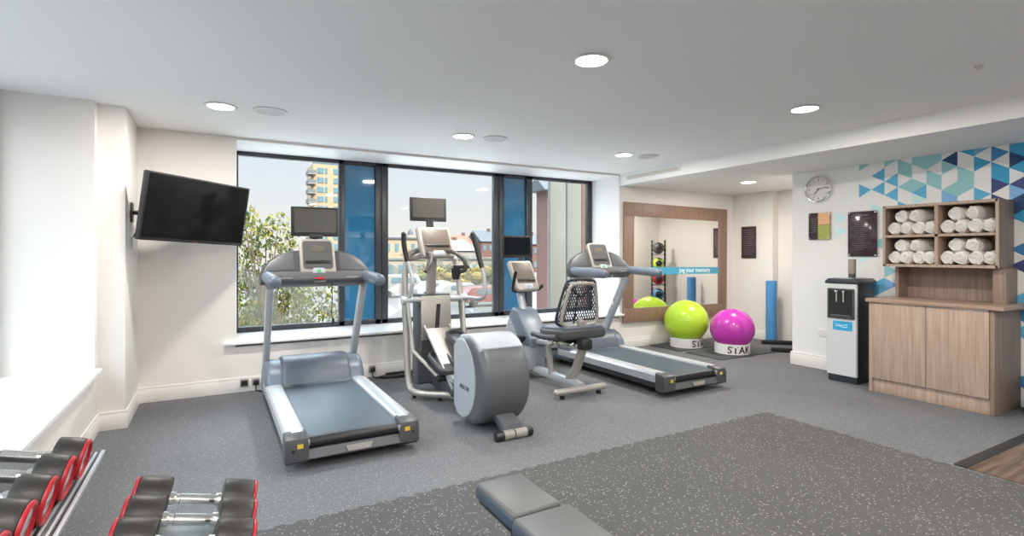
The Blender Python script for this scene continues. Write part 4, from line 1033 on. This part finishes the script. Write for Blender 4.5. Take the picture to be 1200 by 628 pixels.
# ------------------------------------------------------------------ dumbbells and racks
def dumbbell_proto(L, HL, HR):
    t = thing('dumbbell', 'dumbbell', 'dumbbell')
    for s in (-1, 1):
        x0, x1 = s*(L/2 - HL), s*(L/2)
        Mx = Matrix(((0, 0, s, s*(L/2 - HL)), (1, 0, 0, 0), (0, s, 0, 0), (0, 0, 0, 1)))
        hd = B().lathe([(0.0, 0), (0.05, 0), (HR-0.008, 0.001), (HR-0.002, 0.003), (HR, 0.010), (HR, HL-0.014), (HR-0.003, HL-0.006), (HR-0.008, HL-0.004), (0, HL-0.004)], Mx, 40).ob('head', 'rubber', t)
        ri = HR * 0.78
        B().lathe([(ri, HL-0.008), (HR-0.003, HL-0.004), (HR-0.002, HL-0.001), (HR-0.0035, HL+0.003), (HR-0.008, HL+0.006), (ri+0.003, HL+0.004), (ri, HL)], Mx, 40).ob('end_ring', 'red', hd)
        B().lathe([(ri+0.0015, HL-0.006), (ri+0.0015, HL), (0.03, HL+0.001), (0, HL+0.001)], Mx, 32).ob('end_plate', 'chrome', hd)
        B().lathe([(0.0, -0.018), (0.020, -0.018), (0.022, -0.012), (0.022, 0.001)], Mx, 20).ob('collar', 'chrome', hd)
    G = Matrix(((0, 0, 1, -0.075), (1, 0, 0, 0), (0, 1, 0, 0), (0, 0, 0, 1)))
    hp = [(0.0, 0.0), (0.0155, 0.0), (0.0155, 0.03)]
    for k in range(12):
        z = 0.032 + k*0.0072
        hp += [(0.0178, z), (0.0178, z + 0.0046), (0.0165, z + 0.005), (0.0165, z + 0.0068)]
    hp += [(0.0155, 0.122), (0.0155, 0.150), (0, 0.150)]
    B().lathe(hp, G, 24).ob('handle', 'chrome', t)
    return t
ords = ['farthest', 'second', 'third', 'fourth', 'fifth', 'sixth']
TILT = R(13)
def row(proto, n, p0, step, rz, where, group):
    for k in range(n):
        o = proto if k == 0 else copy_tree(proto)
        o.location = Vector(p0) + Vector(step) * k; o.rotation_euler = (0, TILT, rz)
        tag(o, f'{ords[k]} {"" if k == 0 else "from the far end "}black red ended dumbbell on the {where}', 'dumbbell', group)
row(dumbbell_proto(0.31, 0.076, 0.063), 6, (-0.508, 2.092, 0.715), (-0.010, -0.152, 0), R(-3), 'ribbed rack by the sill', 'dumbbells on the left rack')
row(dumbbell_proto(0.352, 0.100, 0.068), 4, (-0.058, 2.075, 0.491), (-0.010, -0.150, 0), R(-3), 'low free standing rack', 'dumbbells on the middle rack')
def rack(loc, label, w, d0, d1, zt, ribs):
    t = thing('dumbbell_rack', label, 'dumbbell rack', loc, 0, 'dumbbell racks')
    tr = B().box((0, (d0+d1)/2, -0.016), (w, d1-d0, 0.02), 0.003).ob('tray', 'tray' if not ribs else 'dgrey', t)
    tr.location = (0, 0, zt); tr.rotation_euler = (0, TILT, 0)
    if ribs:
        for k in range(5):
            B().box((w/2 - 0.008 - k*0.017, (d0+d1)/2, -0.005), (0.008, d1-d0, 0.010), 0.002).ob('rib', 'silver', tr)
        B().box((w/2 + 0.010, (d0+d1)/2, -0.008), (0.012, d1-d0 + 0.02, 0.026), 0.003).ob('front_rail', 'silver', tr)
        B().box((-w/2 + 0.02, (d0+d1)/2, -0.005), (0.012, d1-d0, 0.010), 0.002).ob('rib', 'silver', tr)
    for y in (d0 + 0.15, d1 - 0.25):
        for s in (-1, 1):
            B().beam([(s*w*0.25, y, 0.02), (s*w*0.25, y, zt - 0.025 - s*w*0.25*0.231)], 0.05, 0.06, bev=0.008).ob('leg', 'dgrey', t)
        B().beam([(-w*0.36, y, 0.02), (w*0.36, y, 0.02)], 0.04, 0.06, bev=0.006, up=(0, 1, 0)).ob('foot', 'dgrey', t)
    B().beam([(0, d0 + 0.12, zt - 0.07), (0, d1 - 0.22, zt - 0.07)], 0.05, 0.05, bev=0.006).ob('beam', 'dgrey', t)
    return t
rack((-0.535, 0, 0), 'long dumbbell rack with silver ribbed edge beside the left window sill', 0.36, 0.70, 2.36, 0.655, True)
rack((-0.075, 0, 0), 'low free standing dumbbell rack with a pale grey tray', 0.23, 1.05, 2.13, 0.424, False)

# ------------------------------------------------------------------ outside
GZ = -2.5
struct(B().box((60, 110, GZ - 0.2), (420, 300, 0.4)).ob('ground', 'asphalt'))
struct(B().box((-40.5, 0, GZ - 0.05), (70, 60, 0.1)).ob('ground_bounce_side', 'bounce'))  # slab added outside the left window to reflect daylight onto the ceiling
struct(B().box((16, 18.8, GZ - 0.15), (52, 22, 0.32)).ob('ground_bounce', 'bounce'))  # bright slab added below the back window, throws daylight up to the ceiling
def P(px, py, Y):
    a = R(29.5035); u = (px - 600) / 615; v = (298 - py) / 615
    dx = math.cos(a)*u + math.sin(a); dy = -math.sin(a)*u + math.cos(a); t = Y / dy
    return Vector((dx*t, Y, 1.32 + v*t))
def gabled(name, label, cat, x0, x1, y, depth, h, roof_h, wall, roofm, nwin, rows=1, group=None):
    t = thing(name, label, cat, ((x0+x1)/2, y, GZ), 0, group)
    w = x1 - x0
    B().box((0, depth/2, h/2), (w, depth, h)).ob('wall', wall, t)
    if roof_h > 0:
        B().yz([(-0.4, h - 0.05), (depth + 0.4, h - 0.05), (depth/2, h + roof_h)], -w/2 - 0.3, w/2 + 0.3).ob('roof', roofm, t)
        B().box((w*0.3, depth/2, h + roof_h), (0.7, 0.7, 1.2)).ob('chimney', 'brick', t)
    else:
        B().box((0, depth/2, h + 0.1), (w + 0.4, depth + 0.4, 0.3)).ob('roof', roofm, t)
    for r in range(rows):
        for k in range(nwin):
            B().box((-w/2 + w*(k+0.5)/nwin, -0.03, h*(r+0.55)/rows), (w/nwin*0.42, 0.08, h/rows*0.42)).ob('window', 'winglass', t)
    return t
# apartment tower
TY = 160
def x_at(px, Y): return P(px, 298, Y).x
xa, xb = x_at(367, TY), x_at(430, TY)
top = P(372, 192, TY).z - GZ
wd = xb - xa
t = thing('apartment_tower', 'tall cream apartment tower with side balconies beyond the left pane', 'building', (xa, TY, GZ))
B().box((wd/2, 6, top/2), (wd, 12, top)).ob('tower_wall', 'cream', t)
B().box((wd/2 + 0.8, 7, top + 1.2), (wd - 1.6, 9, 2.4)).ob('penthouse', 'winglass', t)
B().box((wd/2 + 0.5, 6.5, top + 2.6), (wd, 11, 0.4)).ob('roof', 'cream2', t)
px1 = (x_at(397, TY) - xa) / 30
for k in range(14):
    z = top - 1.9 - k*2.75
    if z < 2: break
    for x0, w0 in ((5.0, 7.0), (14.0, 2.5), (24.0, 5.0)):
        B().box((px1 * (x0 + w0/2), -0.05, z), (px1*w0, 0.2, 1.6)).ob('window', 'winglass', t)
    bl = B().box((-px1*1.5, 1.5, z - 1.2), (px1*9, 5.0, 0.22)).ob('balcony', 'cream2', t)
    B().box((-px1*1.5, -0.95, z - 0.55), (px1*9, 0.08, 1.0)).box((-px1*6, 1.5, z - 0.55), (0.08, 5.0, 1.0)).ob('railing', 'rail', bl)
# houses behind the middle pane
x = lambda px, Y: P(px, 298, Y).x
gabled('flat_roofed_block', 'cream flat roofed block at the left edge of the middle pane', 'building', x(450, 86), x(489, 86), 86, 5, P(470, 280, 86).z - GZ, 0, 'cream', 'slate', 4, 2)
gabled('gabled_hall', 'pale hall with a low pitched white roof behind the shrubs', 'building', x(506, 93), x(560, 93), 93, 14, 4.6, 2.2, 'cream2', 'cream2', 6, 1)
gabled('terraced_house', 'house with an orange tiled roof on the skyline', 'house', x(536, 124), x(555, 124), 124, 9, 6.2, 2.8, 'cream2', 'terracotta', 3, 2, 'houses on the skyline')
gabled('terraced_house', 'house with a dark slate roof on the skyline', 'house', x(564, 122), x(586, 122), 122, 9, 7.2, 3.0, 'brick', 'slate', 3, 2, 'houses on the skyline')
gabled('terraced_house', 'house with a second tiled roof beside the window mullion', 'house', x(508, 140), x(533, 140), 140, 9, 6.4, 2.4, 'cream2', 'terracotta', 3, 2, 'houses on the skyline')
gabled('low_shed', 'long grey white shed across the middle pane', 'building', x(452, 70), x(600, 70), 70, 5, 3.1, 0, 'cream2', 'concrete', 14, 1)
t = thing('glass_tower', 'thin pale blue tower far away on the skyline', 'building', (x(481, 240), 240, GZ))
B().box((0, 0, 6.5), (4, 4, 13)).ob('shaft', 'cream2', t); B().lathe([(1.6, 13), (1.2, 14.5), (0.2, 16)], None, 12).ob('spire', 'slate', t)
gabled('terraced_house', 'brick house low in the right pane', 'house', x(615, 95), x(640, 95), 95, 9, 6.0, 2.2, 'brick', 'slate', 3, 2, 'houses on the skyline')
t = thing('domed_building', 'distant domed building on the skyline in the right pane', 'building', (x(629, 170), 170, GZ))
B().box((0, 3, 4.5), (9, 6, 9)).ob('wall', 'cream2', t); B().ball((0, 3, 9), 3.2, 20).ob('dome', 'slate', t)
# brick warehouse and concrete piers near the right pane
t = thing('brick_warehouse', 'red brick building with a slate eave in the right pane', 'building', (x(638, 26), 26, GZ))
hh = P(640, 222, 26).z - GZ
B().box((1.4, 0.6, hh/2), (2.4, 1.2, hh)).ob('wall', 'brick', t)
B().yz([(-0.45, hh - 0.05), (1.6, hh - 0.05), (0.6, hh + 0.8)], -0.25, 2.7).ob('roof', 'slate', t)
for k in range(4): B().box((0.55, -0.03, hh*0.2 + k*1.9), (0.4, 0.08, 1.0)).ob('window', 'winglass', t)
def pier(px0, px1, Y, m, label, h=8):
    x0, x1 = x(px0, Y), x(px1, Y)
    t = thing('facade_pier', label, 'pier', ((x0+x1)/2, Y, GZ), 0, 'piers of the facade outside the right pane')
    B().box((0, 0.05, h/2), (x1-x0, 0.1, h), 0.01).ob('shaft', m, t)
    B().box((0, 0.04, 0.3), (x1-x0-0.002, 0.14, 0.6), 0.01).ob('base_course', 'concrete', t)
pier(645, 663.2, 9.0, 'concrete', 'left pale concrete pier outside the right pane')
pier(664.6, 681.5, 9.05, 'concrete', 'right pale concrete pier outside the right pane')
pier(681.8, 700, 9.06, 'brick', 'red brick pier at the right edge of the right pane')
# vehicles
def car(px, Y, m, label, L=4.2, h=1.45, van=False):
    t = thing('van' if van else 'car', label, 'van' if van else 'car', (x(px, Y), Y, GZ), 0)
    body = [(-L/2, 0.35), (L/2, 0.35), (L/2, 0.85), (L*0.36, 0.95), (L*0.2, h), (-L*0.33, h), (-L*0.45, 0.95), (-L/2, 0.85)] if not van else [(-L/2, 0.35), (L/2, 0.35), (L/2, 1.0), (L*0.38, 1.15), (L*0.28, h), (-L/2, h)]
    B().prism(body, 1.7, facing((0, 0.85, 0), (1, 0, 0), (0, 0, 1)), 0.06).ob('body', m, t)
    B().box((0.0, -0.86, h*0.76), (L*0.5, 0.03, h*0.26), 0.01).ob('side_window', 'winglass', t)
    for s in (-1, 1):
        B().cyl((s*L*0.31, -0.90, 0.32), (s*L*0.31, -0.70, 0.32), 0.32, 20).ob('wheel', 'black', t)
car(470, 46, 'car_white', 'white van parked at the left of the middle pane', 4.6, 2.0, True)
car(568, 35.0, 'car_red', 'red car parked low in the middle pane')
car(538, 40, 'car_white', 'white car parked beside the red car')
car(512, 44, 'car_white', 'white car parked behind the elliptical trainer')
# planting
def leaf_ball(b, c, r, n, size, rnd, mi=0):
    for _ in range(n):
        d = Vector((rnd.gauss(0, 1), rnd.gauss(0, 1), rnd.gauss(0, 1))).normalized() * r * rnd.random() ** 0.45
        p = Vector(c) + d
        q = Euler((rnd.uniform(0, 6.3), rnd.uniform(0, 6.3), rnd.uniform(0, 6.3))).to_matrix()
        s = size * rnd.uniform(0.6, 1.3)
        b.face([p + q @ Vector(v) for v in ((-s, 0, 0), (0, -s*0.5, s*0.15), (s, 0, 0), (0, s*0.5, s*0.15))], mi if rnd.random() < 0.6 else 1)
rl = random.Random(21)
t = thing('street_tree', 'leafy tree with yellow green foliage right outside the left pane', 'tree', (x(310, 11), 11, GZ))
o = t.location
b = B(); br = B()
br.tube([(0, 0, 0), (0.05, 0.05, 1.4), (-0.05, 0, 2.6), (0.0, 0.05, 3.6)], 0.13, 10, 4, r1=0.05)
spots = [(285,250),(292,262),(300,275),(312,268),(285,285),(297,295),(318,285),(330,300),(287,310),(305,318),(322,325),(340,320),(285,335),(300,345),(318,352),(338,345),(290,365),(308,372),(328,370),(348,362),(366,372),(385,368),(282,382),(300,388),(345,385),(372,388),(355,348),(388,345),(326,262),(338,284)]
for px, py in spots:
    yy = 11 + rl.uniform(-0.7, 0.9)
    p = P(px, py, yy) - o
    rr = rl.uniform(0.20, 0.36) * (0.8 if py < 290 else 1.0)
    leaf_ball(b, p, rr, int(75 if py < 290 else 130), 0.050, rl)
    br.tube([(0, 0.03, min(max(p.z*0.55, 0.8), 3.4)), (p.x*0.5, p.y*0.5, p.z*0.72 + 0.1), p], 0.022, 6, 3, r1=0.006)
b.ob('foliage', ['leaf', 'leaf2'], t); br.ob('trunk', 'bark', t)
t = thing('garden_hedge', 'long loose hedge behind the street tree, low in the left pane', 'hedge', (x(335, 17), 17, GZ))
b = B(); hb = B()
for k in range(26):
    c = (rl.uniform(-2.6, 1.9), rl.uniform(-0.4, 0.6), rl.uniform(0.4, 2.5))
    leaf_ball(b, c, 0.65, 90, 0.075, rl)
    hb.tube([(c[0]*0.8, 0, 0), (c[0]*0.9, 0.05, c[2]*0.5), c], 0.02, 6, 3, r1=0.006)
b.ob('foliage', ['leaf', 'leaf2'], t); hb.ob('stems', 'bark', t)
def shrub(px, Y, r, h, m, label):
    t = thing('shrub', label, 'shrub', (x(px, Y), Y, GZ), 0, 'shrubs beyond the middle pane')
    b = B()
    for k in range(9):
        b.ball((rl.uniform(-r, r), rl.uniform(-0.8, 0.8), rl.uniform(0.3, h*0.75)), rl.uniform(0.35, 0.6)*h*0.55, 10, 0, (1.1, 1, 0.8))
    lb = B()
    for k in range(10): leaf_ball(lb, (rl.uniform(-r, r), rl.uniform(-0.8, 0.3), rl.uniform(0.3, h)), h*0.3, 26, 0.16, rl)
    b.ob('bush_body', m, t); lb.ob('foliage', [m, 'bush_green' if m == 'bush_gold' else 'bush_gold'], t)
names = ['first', 'second', 'third', 'fourth', 'fifth', 'sixth', 'seventh']
for k, (px, Y, r, h, m) in enumerate(((492, 52, 1.2, 2.0, 'bush_green'), (508, 57, 1.5, 2.6, 'bush_gold'), (524, 50, 1.2, 2.2, 'bush_gold'), (540, 58, 1.5, 2.9, 'bush_green'), (553, 51, 1.2, 2.3, 'bush_gold'), (568, 59, 1.5, 2.7, 'bush_gold'), (580, 52, 1.2, 2.2, 'bush_green'))):
    shrub(px, Y, r, h, m, f'{names[k]} {"golden" if m == "bush_gold" else "green"} shrub from the left in the bed seen through the middle pane')
